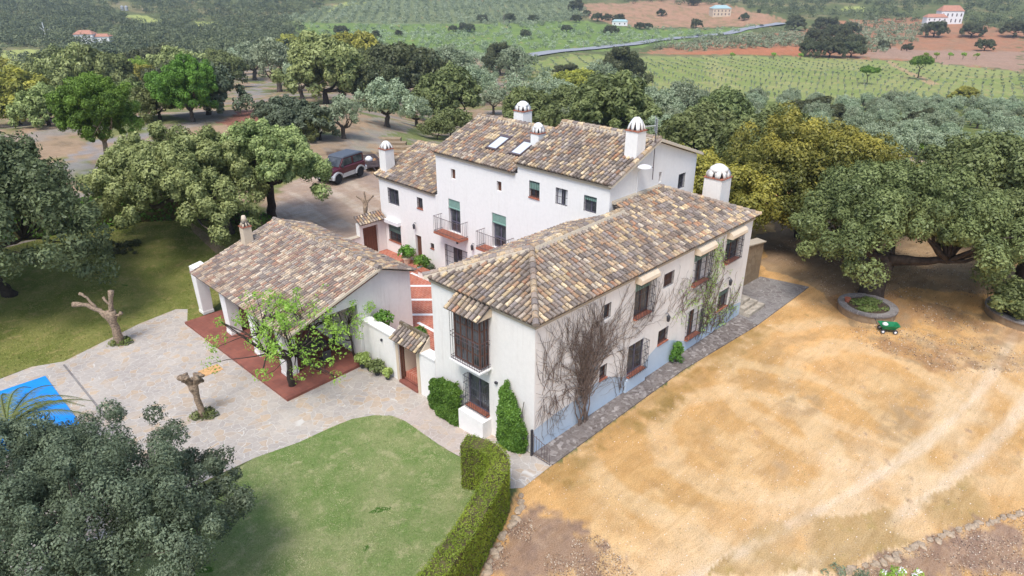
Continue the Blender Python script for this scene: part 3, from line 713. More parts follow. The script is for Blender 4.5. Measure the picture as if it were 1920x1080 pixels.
for i in range(13): a = A0+(A1-A0)*i/12; mb.tube([X_.pt(a, Z0, D), X_.pt(a, Z1, D)], .013, 4)
for i in range(1, 5):
    for a in (A0, A1): mb.tube([X_.pt(a, Z0, D*i/5), X_.pt(a, Z1, D*i/5)], .013, 4)
for z in (3.06, 3.16, 4.1, 4.28, 5.22, 5.33):
    mb.tube([X_.pt(A0, z, 0), X_.pt(A0, z, D), X_.pt(A1, z, D), X_.pt(A1, z, 0)], .014, 4)
mb.build('grille', M['iron2'], bw)
mb = MB(); X_.box(mb, A0-.06, A1+.06, 2.93, 3.0, D-.06, -.003)
n = 7
for i in range(n):
    f0, f1 = i/n, (i+1)/n; X_.box(mb, A0+.15, A1-.12, 2.93-.42*f1, 2.93-.42*f0, D*(1-f1**.6*.98)-.0, -.003)
mb.build('bay_corbel', M['white'], bw)
mb = MB(); tiles(mb, (-.80, 2.28, 5.36), (0, 1, 0), (.74, 0, .46), [(0, 0), (2.0, 0), (2.0, .95), (0, .95)], seed=5, sp=.25); 
hood = mb.build('tiled_hood', M['tile'], bw)
mb = MB(); mb.add([(-.72, 2.3, 5.36), (-.004, 2.3, 5.36), (-.004, 2.3, 5.80), (-.72, 4.26, 5.36), (-.004, 4.26, 5.36), (-.004, 4.26, 5.80)], [(0, 1, 2), (5, 4, 3), (0, 3, 4, 1), (0, 2, 5, 3)]); mb.build('hood_core', M['cream'], bw)
lamp(wing, Y_, 9.08, 2.84); lamp(wing, Y_, 15.05, 2.76)
mb = MB(); mb.box(-.1, 2.0, 2.42, -.003, 2.12, 2.5); mb.build('spotlight', M['iron'], wing)
# roof
mb = MB(); E0 = -.2; SL = .40; k = sqrt(1+SL*SL); AP = (2.98, 2.98); zr = lambda d_: 5.93+SL*(d_-E0)
q = (AP[1]-E0)
yA, yB, xB = 3.1, 3.78, 9.4
tiles(mb, (E0, E0, 5.93), (1, 0, 0), (0, 1, SL), [(0, 0), (17.5, 0), (17.5-(yB-E0), (yB-E0)*k), (xB-E0, (yB-E0)*k), (xB-E0, (yA-E0)*k), (q, q*k)], seed=11)
tiles(mb, (E0, E0, 5.93), (0, 1, 0), (1, 0, SL), [(0, 0), (6.4, 0), (q, q*k)], seed=12)
tiles(mb, (9.2, 6.2, 5.93), (-1, 0, 0), (0, -1, SL), [(0, 0), (9.4, 0), (9.4-q, q*k), (0, (6.2-yA)*k)], seed=13)
tiles(mb, (17.3, 3.7, 5.93), (0, -1, 0), (-1, 0, SL), [(0, 0), (3.9, 0), (0, 3.9*k)], seed=14)
mb.col = (.3, .26, .22)
roofw = mb.build('roof', M['tile'], wing)
mb = MB(); apex = (AP[0], AP[1], zr(AP[1])+.02)
ridge(mb, (E0-.05, E0-.05, 5.97), apex, .14, seed=5); ridge(mb, (E0, 6.2, 5.97), apex, .13, seed=6)
rdA = (9.4, yA, zr(yA)+.02); ridge(mb, apex, rdA, .15, seed=7); ridge(mb, (17.3, E0, 5.96), (17.3-(yB-E0), yB, zr(yB)+.02), .12, seed=8)
mb.build('ridge_tiles', M['tile'], roofw)
mb = MB(); mortar_band(mb, apex, rdA, .5, .09); mortar_band(mb, (E0, 6.2, 5.95), apex, .5, .07); mortar_band(mb, (xB, yB-.1, zr(yB)), (13.4, yB-.1, zr(yB)), .3, .1)
mb.box(-.07, -.07, ZE-.16, 17.1, -.003, ZE-.02); mb.box(-.07, -.003, ZE-.161, -.003, 6.05, ZE-.02)
mb.build('cornice', M['mortar'], roofw)
chimney(wing, 17.17, 2.39, 1.08, 5.0, 7.5, 'dome', M['white2'], hh=.66)
# ------------------------------------------------------------------ tall house
HX = Plane('x', 9.2); HY = Plane('y', 3.7)
house = empty('farmhouse', (9.2, 3.7, 0), 'tall white farmhouse with stepped tile roofs, two roof windows and two courtyard balconies', 'building')
HW = [(20.63, 21.83, 3.5, 4.62, 'bars dk'), (18.13, 18.71, 3.9, 4.62, 'bars sill'), (14.87, 15.26, 6.49, 7.09, 'shut'), (11.03, 11.4, 6.56, 7.12, 'shut'),
      (8.2, 8.95, 6.75, 7.65, 'bars gbl half sill'), (6.3, 7.1, 6.75, 7.65, 'bars dk curt'), (4.46, 5.26, 6.8, 7.65, 'bars gbl dk'), (20.69, 22.05, .85, 2.15, 'bars gbl half sill'), (17.2, 17.55, 1.46, 1.81, 'bars sill'), (14.0, 16.14, .6, 2.15, 'dk curt bars')]
doors = [(14.55, 15.62, 3.12, 5.2, 'balcony'), (10.68, 11.82, 3.12, 5.2, 'balcony'), (18.49, 19.1, .06, 1.98, 'door')]
mb = MB()
def seg(y0, y1, zt, lo=-.3):
    wall(mb, HX, y0, y1, lo, zt, [h[:4] for h in HW+doors if y0 <= h[0] < y1])
seg(3.7, 9.8, 8.38); seg(9.8, 16.62, 7.83); seg(16.62, 22.75, 5.18)
RX, BX = 12.9, 17.0
def zroof(z0, x): return z0+.4*(x-9.0) if x <= RX else z0+.4*(RX-9.0)-.33*(x-RX)
for (y, za, n_) in ((3.7, 8.45, -1), (9.8, 8.45, 1), (16.62, 7.9, 1), (22.75, 5.25, 1)):
    dz = -.1
    if y == 3.7:
        hs = [(13.36, 13.6, 7.7, 8.25), (15.3, 16.0, 6.9, 7.75)]
        wall(mb, HY, 9.2, BX, 0, 8.45, hs)
        mb.poly([(9.2, y, 8.45), (BX, y, 8.45), (BX, y, zroof(za, BX)+dz), (RX, y, zroof(za, RX)+dz), (9.2, y, 8.46)])
    else:
        mb.poly([(9.2, y, 0), (BX, y, 0), (BX, y, zroof(za, BX)+dz), (RX, y, zroof(za, RX)+dz), (9.2, y, zroof(za, 9.2)+dz)][::-1])
mb.quad((BX, 3.7, 0), (BX, 22.75, 0), (BX, 22.75, 5.4), (BX, 3.7, 8.5)); 
mb.poly([(9.2, 3.7, 8.38), (9.2, 9.8, 8.38), (BX, 9.8, 8.38), (BX, 3.7, 8.38)]); mb.poly([(9.2, 9.8, 7.82), (9.2, 16.62, 7.82), (BX, 16.62, 7.82), (BX, 9.8, 7.82)]); mb.poly([(9.2, 16.62, 5.17), (9.2, 22.75, 5.17), (BX, 22.75, 5.17), (BX, 16.62, 5.17)])
mb.build('wall', M['white'], house)
mb = MB(); HX.box(mb, 4.2, 22.5, 0, 5.1, .5, .55); HX.box(mb, 4.2, 16.4, 5.2, 7.7, .5, .55); HY.box(mb, 10, 16.8, 6.5, 8.3, .5, .55); mb.build('interior', M['soilm'], house)
for h in HW: window(house, HX, *h[:4], h[4])
window(house, HY, 13.36, 13.6, 7.7, 8.25, 'shut'); window(house, HY, 15.3, 16.0, 6.9, 7.75, 'bars dk')
mb = MB(); HX.box(mb, 20.6, 22.15, 2.17, 2.42, -.3, -.003); mb.build('window_hood', M['whiteplain'], house)
for (a0, a1, z0, z1, ty) in doors:
    mb = MB()
    if ty == 'door':
        HX.box(mb, a0+.02, a1-.02, z0, z1-.02, .14, .20); dr = mb.build('door', M['wooddoor'], house)
        mb = MB()
        for j in range(3): HX.box(mb, a0+.1, a1-.1, z0+.15+.6*j, z0+.65+.6*j, .125, .139)
        mb.build('door_panel', M['wood'], dr); continue
    HX.box(mb, a0+.02, a1-.02, z0, z1-.45, .18, .24); dr = mb.build('balcony_door', M['shutter'], house)
    mb = MB(); am = (a0+a1)/2
    for (b0, b1) in ((a0+.1, am-.05), (am+.05, a1-.1)):
        HX.box(mb, b0, b1, z0+.7, z1-.6, .165, .179); HX.box(mb, b0, b1, z0+.1, z0+.6, .165, .179)
    mb.build('door_panel', M['glass'], dr)
    mb = MB(); HX.box(mb, a0+.01, a1-.01, z1-.55, z1-.005, .05, .10); mb.lathe([(.06, 0), (.06, a1-a0-.04)], HX.pt(a0+.02, z1-.56, .07), 8, 'y'); mb.build('blind', M['green'], dr)
    mb = MB(); b0, b1 = am-1.2, am+1.2; HX.box(mb, b0, b1, z0-.14, z0-.02, -.72, -.003); bl = mb.build('balcony', M['terra'], house)
    mb = MB(); D = -.70
    for i in range(19): mb.tube([HX.pt(b0+.03+(b1-b0-.06)*i/18, z0-.02, D), HX.pt(b0+.03+(b1-b0-.06)*i/18, z0+.98, D)], .012, 4)
    for i in range(1, 5):
        for a in (b0+.03, b1-.03): mb.tube([HX.pt(a, z0-.02, D*i/5), HX.pt(a, z0+.98, D*i/5)], .012, 4)
    for z in (z0+.06, z0+.98): mb.tube([HX.pt(b0+.03, z, 0), HX.pt(b0+.03, z, D), HX.pt(b1-.03, z, D), HX.pt(b1-.03, z, 0)], .018, 4)
    mb.build('railing', M['iron2'], bl)
lamp(house, HX, 18.96, 2.62); lamp(house, HX, 13.38, 2.69)
mb = MB(); c = HX.pt(14.8, 2.5, -.1); mb.lathe([(.05, 0), (.07, .04), (.06, .14)], c, 8); mb.build('floodlight', M['iron'], house)
roofs = []
for (y0, y1, z0, sd_, hl) in ((3.55, 9.9, 8.45, 21, ()), (9.9, 16.75, 7.9, 22, ((3.95-.55, 3.95+.6, 1.3, 2.9), (5.75-.55, 5.75+.6, 1.3, 2.9))), (16.75, 23.0, 5.25, 23, ())):
    mb = MB(); rl = (RX-9.0)*k
    O = (9.0, y0, z0)
    # skylight openings measured from the eave corner
    hs = []
    if sd_ == 22: hs = [(10.57-y0-.05, 11.42-y0+.05, 1.3, 2.75), (12.45-y0-.05, 13.3-y0+.05, 1.28, 2.75)]
    tiles(mb, O, (0, 1, 0), (1, 0, .4), [(0, 0), (y1-y0, 0), (y1-y0, rl), (0, rl)], seed=sd_, holes=hs)
    kb = sqrt(1+.33**2); bl_ = (17.25-RX)
    tiles(mb, (17.25, y1, z0+.4*(RX-9)-.33*bl_), (0, -1, 0), (-1, 0, .33), [(0, 0), (y1-y0, 0), (y1-y0, bl_*kb), (0, bl_*kb)], seed=sd_+5)
    rf = mb.build('roof', M['tile'], house); roofs.append(rf)
    mb = MB(); ridge(mb, (RX, y0, z0+.4*(RX-9)+.03), (RX, y1, z0+.4*(RX-9)+.03), .14, seed=sd_)
    mb.build('ridge_tiles', M['tile'], rf); mb = MB()
    if sd_ != 22: ridge(mb, (9.0, y0 if sd_ == 21 else y1-.1, z0+.03), (RX, y0 if sd_ == 21 else y1-.1, z0+.4*(RX-9)+.03), .11, seed=sd_+9)
    if sd_ != 22: mb.build('verge_tiles', M['tile'], rf)
    mb = MB(); mb.box(9.1, y0+.1, z0-.2, 9.197, y1-.1, z0-.06); mortar_band(mb, (RX, y0, z0+.4*(RX-9)), (RX, y1, z0+.4*(RX-9)), .45, .08)
    if sd_ == 21: mortar_band(mb, (9.0, y0+.02, z0), (RX, y0+.02, z0+.4*(RX-9)), .26, .1); mortar_band(mb, (17.25, y0+.02, z0+.4*(RX-9)-.33*4.35), (RX, y0+.02, z0+.4*(RX-9)), .26, .1)
    mb.build('cornice', M['mortar'], rf)
for (a, b) in ((10.57, 11.42), (12.45, 13.3)):
    def rp(t, y, h): return (9.0+t/k-h*.371, y, 7.9+.4*t/k+h*.928)
    t0, t1 = 1.3, 2.75; mb = MB()
    def slab(mb, ta, tb, ya, yb, ha, hb):
        v = [rp(ta, ya, ha), rp(tb, ya, ha), rp(tb, yb, ha), rp(ta, yb, ha), rp(ta, ya, hb), rp(tb, ya, hb), rp(tb, yb, hb), rp(ta, yb, hb)]
        mb.add(v, [(0, 3, 2, 1), (4, 5, 6, 7), (0, 1, 5, 4), (1, 2, 6, 5), (2, 3, 7, 6), (3, 0, 4, 7)])
    slab(mb, t0, t0+.12, a, b, 0, .15); slab(mb, t1-.2, t1, a, b, 0, .16); slab(mb, t0+.121, t1-.201, a, a+.08, 0, .15); slab(mb, t0+.121, t1-.201, b-.08, b, 0, .15)
    skl = mb.build('roof_window', M['iron2'], house); mb = MB(); slab(mb, t0+.11, t1-.19, a+.07, b-.07, .08, .12); mb.build('pane', M['skyglass'], skl)
chimney(house, 9.85, 22.55, .72, 5.2, 6.95, 'arch', M['white2'], hh=.46); chimney(house, 13.9, 13.9, .8, 8.6, 10.0, 'dome', hh=.52)
chimney(house, 11.45, 10.4, .6, 8.6, 9.55, 'dome', hh=.52); chimney(house, 11.5, 4.05, .72, 9.1, 10.62, 'arch', hh=.58)
# satellite dish and aerial on the gable
mb = MB(); a_ = PY(1205, 313, 3.35); c = a_
mb.lathe([(.36, 0), (.34, .05), (.2, .10), (.02, .12)], (c[0], c[1]-.1, c[2]), 16); mb.tube([(c[0], c[1], c[2]), (c[0]+.05, 3.6, c[2]-.3), (c[0]+.05, 3.65, c[2]-2.0)], .02, 6)
tag(mb.build('satellite_dish', M['whiteplain']), 'white satellite dish on the gable edge below the chimney', 'satellite dish')
an = empty('tv_aerial', (12.4, 3.45, 0), 'grid television aerial on a thin mast fixed to the gable wall', 'aerial')
mb = MB(); mb.tube([(12.45, 3.5, 8.1), (12.35, 3.5, 11.1)], .022, 6); mb.tube([(12.45, 3.5, 8.7), (12.45, 3.7, 8.7)], .02, 5); mb.build('mast', M['iron2'], an)
mb = MB()
for i in range(8): mb.tube([(12.0, 3.2, 10.5+i*.09), (12.7, 3.8, 10.5+i*.09)], .012, 4)
for t in (0, .5, 1): mb.tube([(12.0+.7*t, 3.2+.6*t, 10.45), (12.0+.7*t, 3.2+.6*t, 11.2)], .012, 4)
mb.tube([(12.35, 3.5, 10.8), (11.9, 4.0, 10.75)], .02, 4); mb.build('reflector', M['greymet'], an)
# ------------------------------------------------------------------ garden pavilion
pav = empty('garden_pavilion', (-4.15, 11.5, TZ), 'low open pavilion with wide patched tile roof on four tapered white pillars', 'pavilion')
mb = MB(); PK = .343
mb.poly([(-.2, 11.7, -.6), (3.1, 11.7, -.6), (3.1, 11.7, 3.55), (1.1, 11.7, 4.2), (-.2, 11.7, 3.75)]); mb.poly([(-.2, 11.7, -.6), (-.2, 21.8, -.6), (-.2, 21.8, 3.72), (-.2, 11.7, 3.72)][::-1])
mb.quad((-.2, 21.8, -.6), (3.1, 21.8, -.6), (3.1, 21.8, 3.5), (-.2, 21.8, 3.7)); mb.quad((3.1, 11.7, -.6), (3.1, 21.8, -.6), (3.1, 21.8, 3.5), (3.1, 11.7, 3.5))
mb.add([(-2.6, 11.64, 2.75), (-.2, 11.64, 2.75), (-.2, 11.64, 3.72), (-2.6, 11.64, 2.92), (-2.6, 11.9, 2.75), (-.2, 11.9, 2.75), (-.2, 11.9, 3.72), (-2.6, 11.9, 2.92)], [(0, 1, 2, 3), (7, 6, 5, 4), (0, 4, 5, 1), (3, 2, 6, 7)])
mb.build('wall', M['white2'], pav)
for (a, b) in ((381, 590), (436, 629), (492, 668), (547, 705)):
    c = PZ(a, b, TZ); x, y = -3.8, c[1]; mb = MB(); w0, w1 = .62, .5
    mb.prism([(x, y), (x+w0, y), (x+w0, y+w0), (x, y+w0)], TZ-.03, TZ+.14)
    vs = [(x+.02, y+.02, TZ+.14), (x+w0-.02, y+.02, TZ+.14), (x+w0-.02, y+w0-.02, TZ+.14), (x+.02, y+w0-.02, TZ+.14), (x-.03, y-.03, 2.5), (x+w0+.03, y-.03, 2.62), (x+w0+.03, y+w0+.03, 2.62), (x-.03, y+w0+.03, 2.5)]
    mb.add(vs, [(0, 3, 2, 1), (4, 5, 6, 7), (0, 1, 5, 4), (1, 2, 6, 5), (2, 3, 7, 6), (3, 0, 4, 7)]); mb.build('pillar', M['white'], pav)
mb = MB(); mb.box(-3.9, 11.6, 2.26, -3.65, 22.3, 2.44); mb.add([(-4.1, 11.42, 2.34), (1.0, 11.42, 4.08), (1.0, 11.42, 4.26), (-4.1, 11.42, 2.52), (-4.1, 11.55, 2.34), (1.0, 11.55, 4.08), (1.0, 11.55, 4.26), (-4.1, 11.55, 2.52)], [(0, 1, 2, 3), (7, 6, 5, 4), (0, 4, 5, 1), (3, 2, 6, 7), (0, 3, 7, 4), (1, 5, 6, 2)])
for i in range(14): y = 12.2+i*.72; mb.add([(-4.0, y, 2.36), (1.0, y, 4.08), (1.0, y, 4.2), (-4.0, y, 2.48), (-4.0, y+.1, 2.36), (1.0, y+.1, 4.08), (1.0, y+.1, 4.2), (-4.0, y+.1, 2.48)], [(0, 1, 2, 3), (7, 6, 5, 4), (0, 4, 5, 1), (3, 2, 6, 7)])
mb.build('roof_beams', M['beam'], pav)
mb = MB(); kp = sqrt(1+PK*PK); tiles(mb, (-4.2, 11.4, 2.5), (0, 1, 0), (1, 0, PK), [(0, 0), (10.6, 0), (10.6, 5.3*kp), (0, 5.3*kp)], PALR, .195, .32, seed=31)
tiles(mb, (3.35, 22.0, 3.5), (0, -1, 0), (-1, 0, .36), [(0, 0), (10.6, 0), (10.6, 2.3*kp), (0, 2.3*kp)], PAL, .235, .31, seed=32)
pr = mb.build('roof', M['tile'], pav); mb = MB(); ridge(mb, (1.1, 11.4, 4.34), (1.1, 22.0, 4.34), .14, seed=33); mb.build('ridge_tiles', M['tile'], pr)
mb = MB(); mortar_band(mb, (1.1, 11.4, 4.31), (1.1, 22.0, 4.31), .42, .07); mortar_band(mb, (-4.15, 11.42, 2.52), (1.1, 11.42, 4.3), .16, .05); mb.build('mortar', M['mortar'], pr)
chimney(pav, -1.0, 21.25, .5, 3.3, 4.6, 'tri', M['cream'], hh=.6)
# ------------------------------------------------------------------ entrance wall with gateway
ew = empty('entrance_wall', (0, 9, G0), 'low white wall between the pavilion and the wing with a tile capped gateway into the courtyard', 'wall')
mb = MB(); EX = Plane('x', -.02)
gy0, gy1, gt = 7.35, 8.75, 1.72
for (a, b) in ((6.003, gy0), (gy1, 11.68)): EX.box(mb, a, b, -.8, 1.78, 0, .42)
EX.box(mb, 6.003, 7.0, 1.78, 1.86, -.05, .5); EX.box(mb, 9.05, 11.68, 1.78, 1.86, -.05, .5)
mb.build('wall', M['white'], ew)
mb = MB(); EX.box(mb, gy0, gy1, gt, 1.80, -.004, .42); EX.box(mb, gy0-.2, gy0-.001, -.7, gt+.06, -.03, -.002); EX.box(mb, gy1+.001, gy1+.2, -.7, gt+.06, -.03, -.002)
mb.add([(-.1, 6.95, 1.802), (.5, 6.95, 1.802), (.5, 6.95, 2.45), (-.1, 9.1, 1.802), (.5, 9.1, 1.802), (.5, 9.1, 2.45)], [(0, 1, 2), (5, 4, 3), (0, 2, 5, 3), (1, 4, 5, 2)])
mb.build('gate_arch', M['cream'], ew)
mb = MB(); tiles(mb, (-.32, 6.98, 1.9), (0, 1, 0), (.8, 0, .5), [(0, 0), (2.05, 0), (2.05, .95), (0, .95)], seed=41, sp=.22)
mortar_band(mb, (.44, 7.0, 2.44), (.44, 9.05, 2.44), .2, .12); mb.build('tile_cap', M['tile'], ew)
mb = MB(); mb.box(.02, gy1-.09, G0+.12, .1, gy1-.005, gt-.02); mb.box(.1, gy1-.16, G0+.16, .95, gy1-.10, gt-.05); gd = mb.build('gate', M['wood'], ew)
mb = MB(); mb.box(.2, gy1-.18, G0+.3, .9, gy1-.162, gt-.15); mb.build('gate_panel', M['cream'], gd)
mb = MB(); mb.box(-.12, gy0, -.75, .45, gy1, -.36); mb.box(.45, gy0-.6, -.75, 1.1, gy1+.4, -.2); mb.box(.1, gy0, -.359, .449, gy1, -.25); mb.build('threshold_step', M['terrace'], ew)
mb = MB(); mb.box(-.1, 10.0, 1.25, -.021, 10.1, 1.36); mb.build('spotlight', M['iron'], ew)
# yard gate wall
yw = empty('yard_wall', (6, 22.4, 0), 'white boundary wall with brown double gate under a small tiled cap beside the tall house', 'wall')
YG = Plane('y', 22.42); b_ = PY(684, 470, 22.4); c_ = PY(712, 470, 22.4); gx0, gx1 = float(b_[0]), float(c_[0])
mb = MB()
YG.box(mb, 3.0, gx0-.25, -.3, 1.45, 0, .35); YG.box(mb, gx0-.25, gx0, -.3, 2.35, -.02, .38); YG.box(mb, gx1, 9.19, -.3, 2.35, -.02, .38); YG.box(mb, gx0, gx1, 2.02, 2.35, -.02, .38)
mb.build('wall', M['cream'] if False else M['white2'], yw)
mb = MB(); YG.box(mb, gx0+.01, gx1-.01, 0, 2.0, .16, .22)
gt_ = mb.build('gate', M['wooddoor'], yw); mb = MB()
for i in range(6): f = gx0+(gx1-gx0)*(i+.5)/6; YG.box(mb, f-.012, f+.012, .1, 1.9, .145, .159)
mb.build('plank_joint', M['wood'], gt_)
mb = MB(); tiles(mb, (gx0-.35, 22.1, 2.36), (1, 0, 0), (0, .7, .42), [(0, 0), (9.17-gx0+.33, 0), (9.17-gx0+.33, .8), (0, .8)], seed=45, sp=.22)
mortar_band(mb, (gx0-.3, 22.8, 2.75), (9.15, 22.8, 2.75), .2, .1); mb.build('tile_cap', M['tile'], yw)
mb = MB(); YG.box(mb, 3.0, gx0-.26, 1.451, 1.5, -.04, .4); mb.build('coping', M['mortar'], yw)
# retaining wall, steps, raised terrace beams
rw = MB(); pts = [(17.15, 1.75), (22.6, 1.55), (22.8, 2.1), (17.15, 2.3)]
rw.prism(pts, [-.2]*4, [3.2, 2.45, 2.45, 3.2]); rw.prism([(22.2, 2.12), (22.8, 2.12), (24.6, 8), (24.0, 8)], -.2, 2.3)
tag(rw.build('retaining_wall', M['rubble']), 'brown rubble stone wall beyond the end of the wing', 'wall')
mb = MB(); mb.prism([(17.1, 1.66), (22.72, 1.46), (22.9, 2.15), (17.1, 2.4)], [3.2, 2.45, 2.45, 3.2], [3.27, 2.52, 2.52, 3.27]); tag(mb.build('wall_coping', M['mortar']), 'pale coping along the top of the rubble stone wall', 'coping')
mb = MB(); mb.box(17.1, 2.35, -.2, 22.4, 8, 2.1); mb.build('raised_terrace', M['flaggrey'], kind='structure')
st = MB()
for i, (xa, xb, h) in enumerate(((16.35, 18.9, .22), (16.65, 18.6, .44), (16.95, 18.3, .66))):
    st.box(xa if i else 16.2, -.95+.32*i, .064, xb, .0 if i < 3 else 0, h+.064)
st2 = MB(); z0 = .064
for i in range(3): st2.box(17.06, -.62+.0*i+.34*i, z0+.20*i, 18.95-.28*i, 1.0, z0+.20*(i+1)-.002)
st2.box(16.3, -.95, z0, 17.05, -.01, z0+.2) if False else None
tag(st2.build('stone_steps', M['stone']), 'three pale stone steps against the end of the wing', 'steps')
pg = empty('pergola_frame', (20, 5, 2), 'brown beam frame on a white post over the raised terrace behind the wing', 'pergola')
c1 = PY(1300, 338, 9.0); c2 = PY(1405, 352, 6.0); c3 = PY(1363, 372, 4.2)
mb = MB()
for a, b in (((17.0, 9.0, 4.6), (22.6, 5.2, 4.7)), ((22.6, 5.2, 4.7), (19.2, 3.2, 5.0))):
    mb.tube([a, b], .13, 4)
mb.build('beam', M['beam'], pg); mb = MB(); mb.box(22.35, 5.0, 2.1, 22.85, 5.5, 4.56); mb.build('post', M['white2'], pg)
mb = MB(); mb.box(22.4, 5.1, 4.86, 22.8, 5.3, 5.0); mb.tube([(22.6, 5.2, 4.7), (22.6, 5.2, 4.9)], .03, 5); mb.build('camera_housing', M['whiteplain'], pg)
# ------------------------------------------------------------------ foliage
def leaves_np(cen, rad, nleaf, size, rg, flat=1.0, tip=0.0, upb=.25, zr=None, tone=None):
    """nleaf small folded leaf faces over every clump: returns verts, quads, colours"""
    n = len(cen); N = n*nleaf
    ci = np.repeat(np.arange(n), nleaf)
    d = rg.normal(size=(N, 3)); d[:, 2] += upb; d /= np.linalg.norm(d, axis=1)[:, None]
    r = rad[ci]*(rg.uniform(.45, 1.12, N)**.45)
    lump = 1+.25*np.sin(d[:, 0]*5+ci*1.7)*np.cos(d[:, 1]*6+ci*2.3)
    p = cen[ci]+d*(r*lump)[:, None]*np.array([1, 1, flat])
    nn = d*.9+rg.normal(size=(N, 3))*.42; nn[:, 2] += .2; nn /= np.linalg.norm(nn, axis=1)[:, None]
    a = np.cross(nn, rg.normal(size=(N, 3))); a /= np.linalg.norm(a, axis=1)[:, None]+1e-9; b = np.cross(nn, a)
    s = size*rg.uniform(.6, 1.35, N)[:, None]
    V = np.stack([p+a*s*.75, p+b*s*.38, p-a*s*.75, p-b*s*.38], 1).reshape(-1, 3)
    F = np.arange(N*4).reshape(N, 4)
    t = (tone if tone is not None else rg.uniform(0, 1, n))[ci]*.55+rg.uniform(0, .45, N)
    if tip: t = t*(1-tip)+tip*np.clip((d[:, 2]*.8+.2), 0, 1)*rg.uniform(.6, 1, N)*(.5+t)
    C = np.stack([np.clip(t, 0, 1)]*3, 1)
    return V, F, C
def crown_pts(rg, R, n, rc, low=-.35, jag=.25, lobes=11, ball=False):
    """clump centres on the surfaces of several big lobes that together fill a flattened dome of radii R"""
    R = np.array(R, float); out = []; LC = []
    for i in range(lobes):
        an = i*2.399963+rg.uniform(-.35, .35); rad = sqrt((i+.3)/lobes)*.72*rg.uniform(.85, 1.12)
        z = sqrt(max(0, 1-rad*rad))*rg.uniform(.28, .62)+low*.35*rad
        if ball: z = rg.uniform(-.42, .62)*sqrt(max(.1, 1-rad*rad)); 
        LC.append((np.array([cos(an)*rad, sin(an)*rad, z]), rg.uniform(.28, .46)*(1+jag*.4)))
    while len(out) < n:
        c, lr = LC[rg.integers(len(LC))]
        d = rg.normal(size=3); d /= np.linalg.norm(d)
        if d[2] < low-.1: continue
        f = rg.uniform(.25, .8) if rg.uniform() < .2 else rg.uniform(.85, 1.05)
        p = (c+d*np.array([lr, lr, lr*1.15])*f)*R
        if d@(c/np.linalg.norm(c)) < -.45 and rg.uniform() < .8: continue
        out.append(p)
    return np.array(out)
def limb(mb, a, b, r0, r1, rg, k=6, wob=.12, n=6):
    a = np.array(a, float); b = np.array(b, float); L_ = np.linalg.norm(b-a); pts = []; off = rg.normal(size=3)*wob*L_
    for i in range(n+1):
        f = i/n; p = a+(b-a)*f+off*sin(pi*f)*.5+rg.normal(size=3)*L_*.02*(0 < i < n); pts.append(p)
    mb.tube(pts, [r0+(r1-r0)*(i/n)**.8 for i in range(n+1)], k)
    return pts
def make_tree_meshes(seed, R, h, nclump, rc, nleaf, leaf, trunk_r=.25, trunk_h=None, low=-.35, flat=1.0, lean=(0, 0), trunks=1, limbs=None, tip=0, jag=.25, two=False, hang=0, wob=.14, lobes=11, gap=None, ball=False):
    rg = np.random.default_rng(seed)
    R = np.array(R, float); cc = np.array([lean[0], lean[1], h])
    P_ = crown_pts(rg, R, nclump, rc, low, jag, lobes, ball)
    if hang: 
        e = np.linalg.norm(P_[:, :2]/R[:2], axis=1); P_[:, 2] -= hang*np.clip(e-.55, 0, 1)*rg.uniform(.3, 1.6, len(P_))
    C_ = P_+cc
    if gap:      # an opening among the low boughs through which the trunk is seen
        lat = C_[:, 0]*RT[0]+C_[:, 1]*RT[1]; fwd = C_[:, 0]*HD[0]+C_[:, 1]*HD[1]
        C_ = C_[~((lat > gap[0]) & (lat < gap[1]) & (fwd < 1.5) & (C_[:, 2] < gap[2]-fwd*.47))]
    rad = rc*rg.uniform(.6, 1.25, len(C_))
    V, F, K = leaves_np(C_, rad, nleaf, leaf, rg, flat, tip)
    if tip > .4:      # blossom only on the upper part of the crown
        zz = V[:, 2].reshape(-1, 4).mean(1); K = K*(.12+.88*sm(zz+rg.uniform(-.8, .8, len(zz)), h+R[2]*.3, h+R[2]*.95))[:, None]
    crown = (V, F, K)
    th = trunk_h if trunk_h is not None else max(.6, h-R[2]*.55)
    mb = MB(); limbs = limbs or max(5, nclump//6)
    for q in range(trunks):
        bx = np.array([rg.uniform(-.3, .3), rg.uniform(-.3, .3), -.15])*(q > 0)+np.array([0, 0, -.15 if q == 0 else 0])
        fork = np.array([lean[0]*.45+(rg.uniform(-.5, .5) if q else 0), lean[1]*.45+(rg.uniform(-.5, .5) if q else 0), th])
        pts = limb(mb, bx, fork, trunk_r*1.25, trunk_r*.8, rg, 8, .1*(1 if q else .7))
        main = []
        for i in range(4):
            an = 2*pi*i/4+rg.uniform(-.5, .5)+q; t = cc+np.array([cos(an)*R[0]*.42, sin(an)*R[1]*.42, -R[2]*.1]); main.append(limb(mb, fork, t, trunk_r*.62, trunk_r*.28, rg, 6, wob)[-1])
        for i in range(limbs//trunks):
            t = C_[rg.integers(len(C_))]; s_ = min(main, key=lambda v: np.linalg.norm(v-t)); limb(mb, s_, t, trunk_r*.26, trunk_r*.06, rg, 4, .12, 4)
    return crown, mb
def crown_obj(name, data, mat, parent):
    V, F, K = data
    me = mesh_np(name, V, F, K); me.materials.append(mat); o = bpy.data.objects.new(name, me); COL.objects.link(o); o.parent = parent; return o
def tree(name, loc, label, cat, mat, bark, group=None, rz=0, sc=1.0, **kw):
    e = empty(name, tuple(loc), label, cat, group, rz); e.scale = (sc, sc, sc)
    cr, mb = make_tree_meshes(**kw)
    crown_obj('crown', cr, mat, e)
    t = mb.build('trunk', bark, None, (0, 0, 0), smooth=True); t.parent = e
    return e
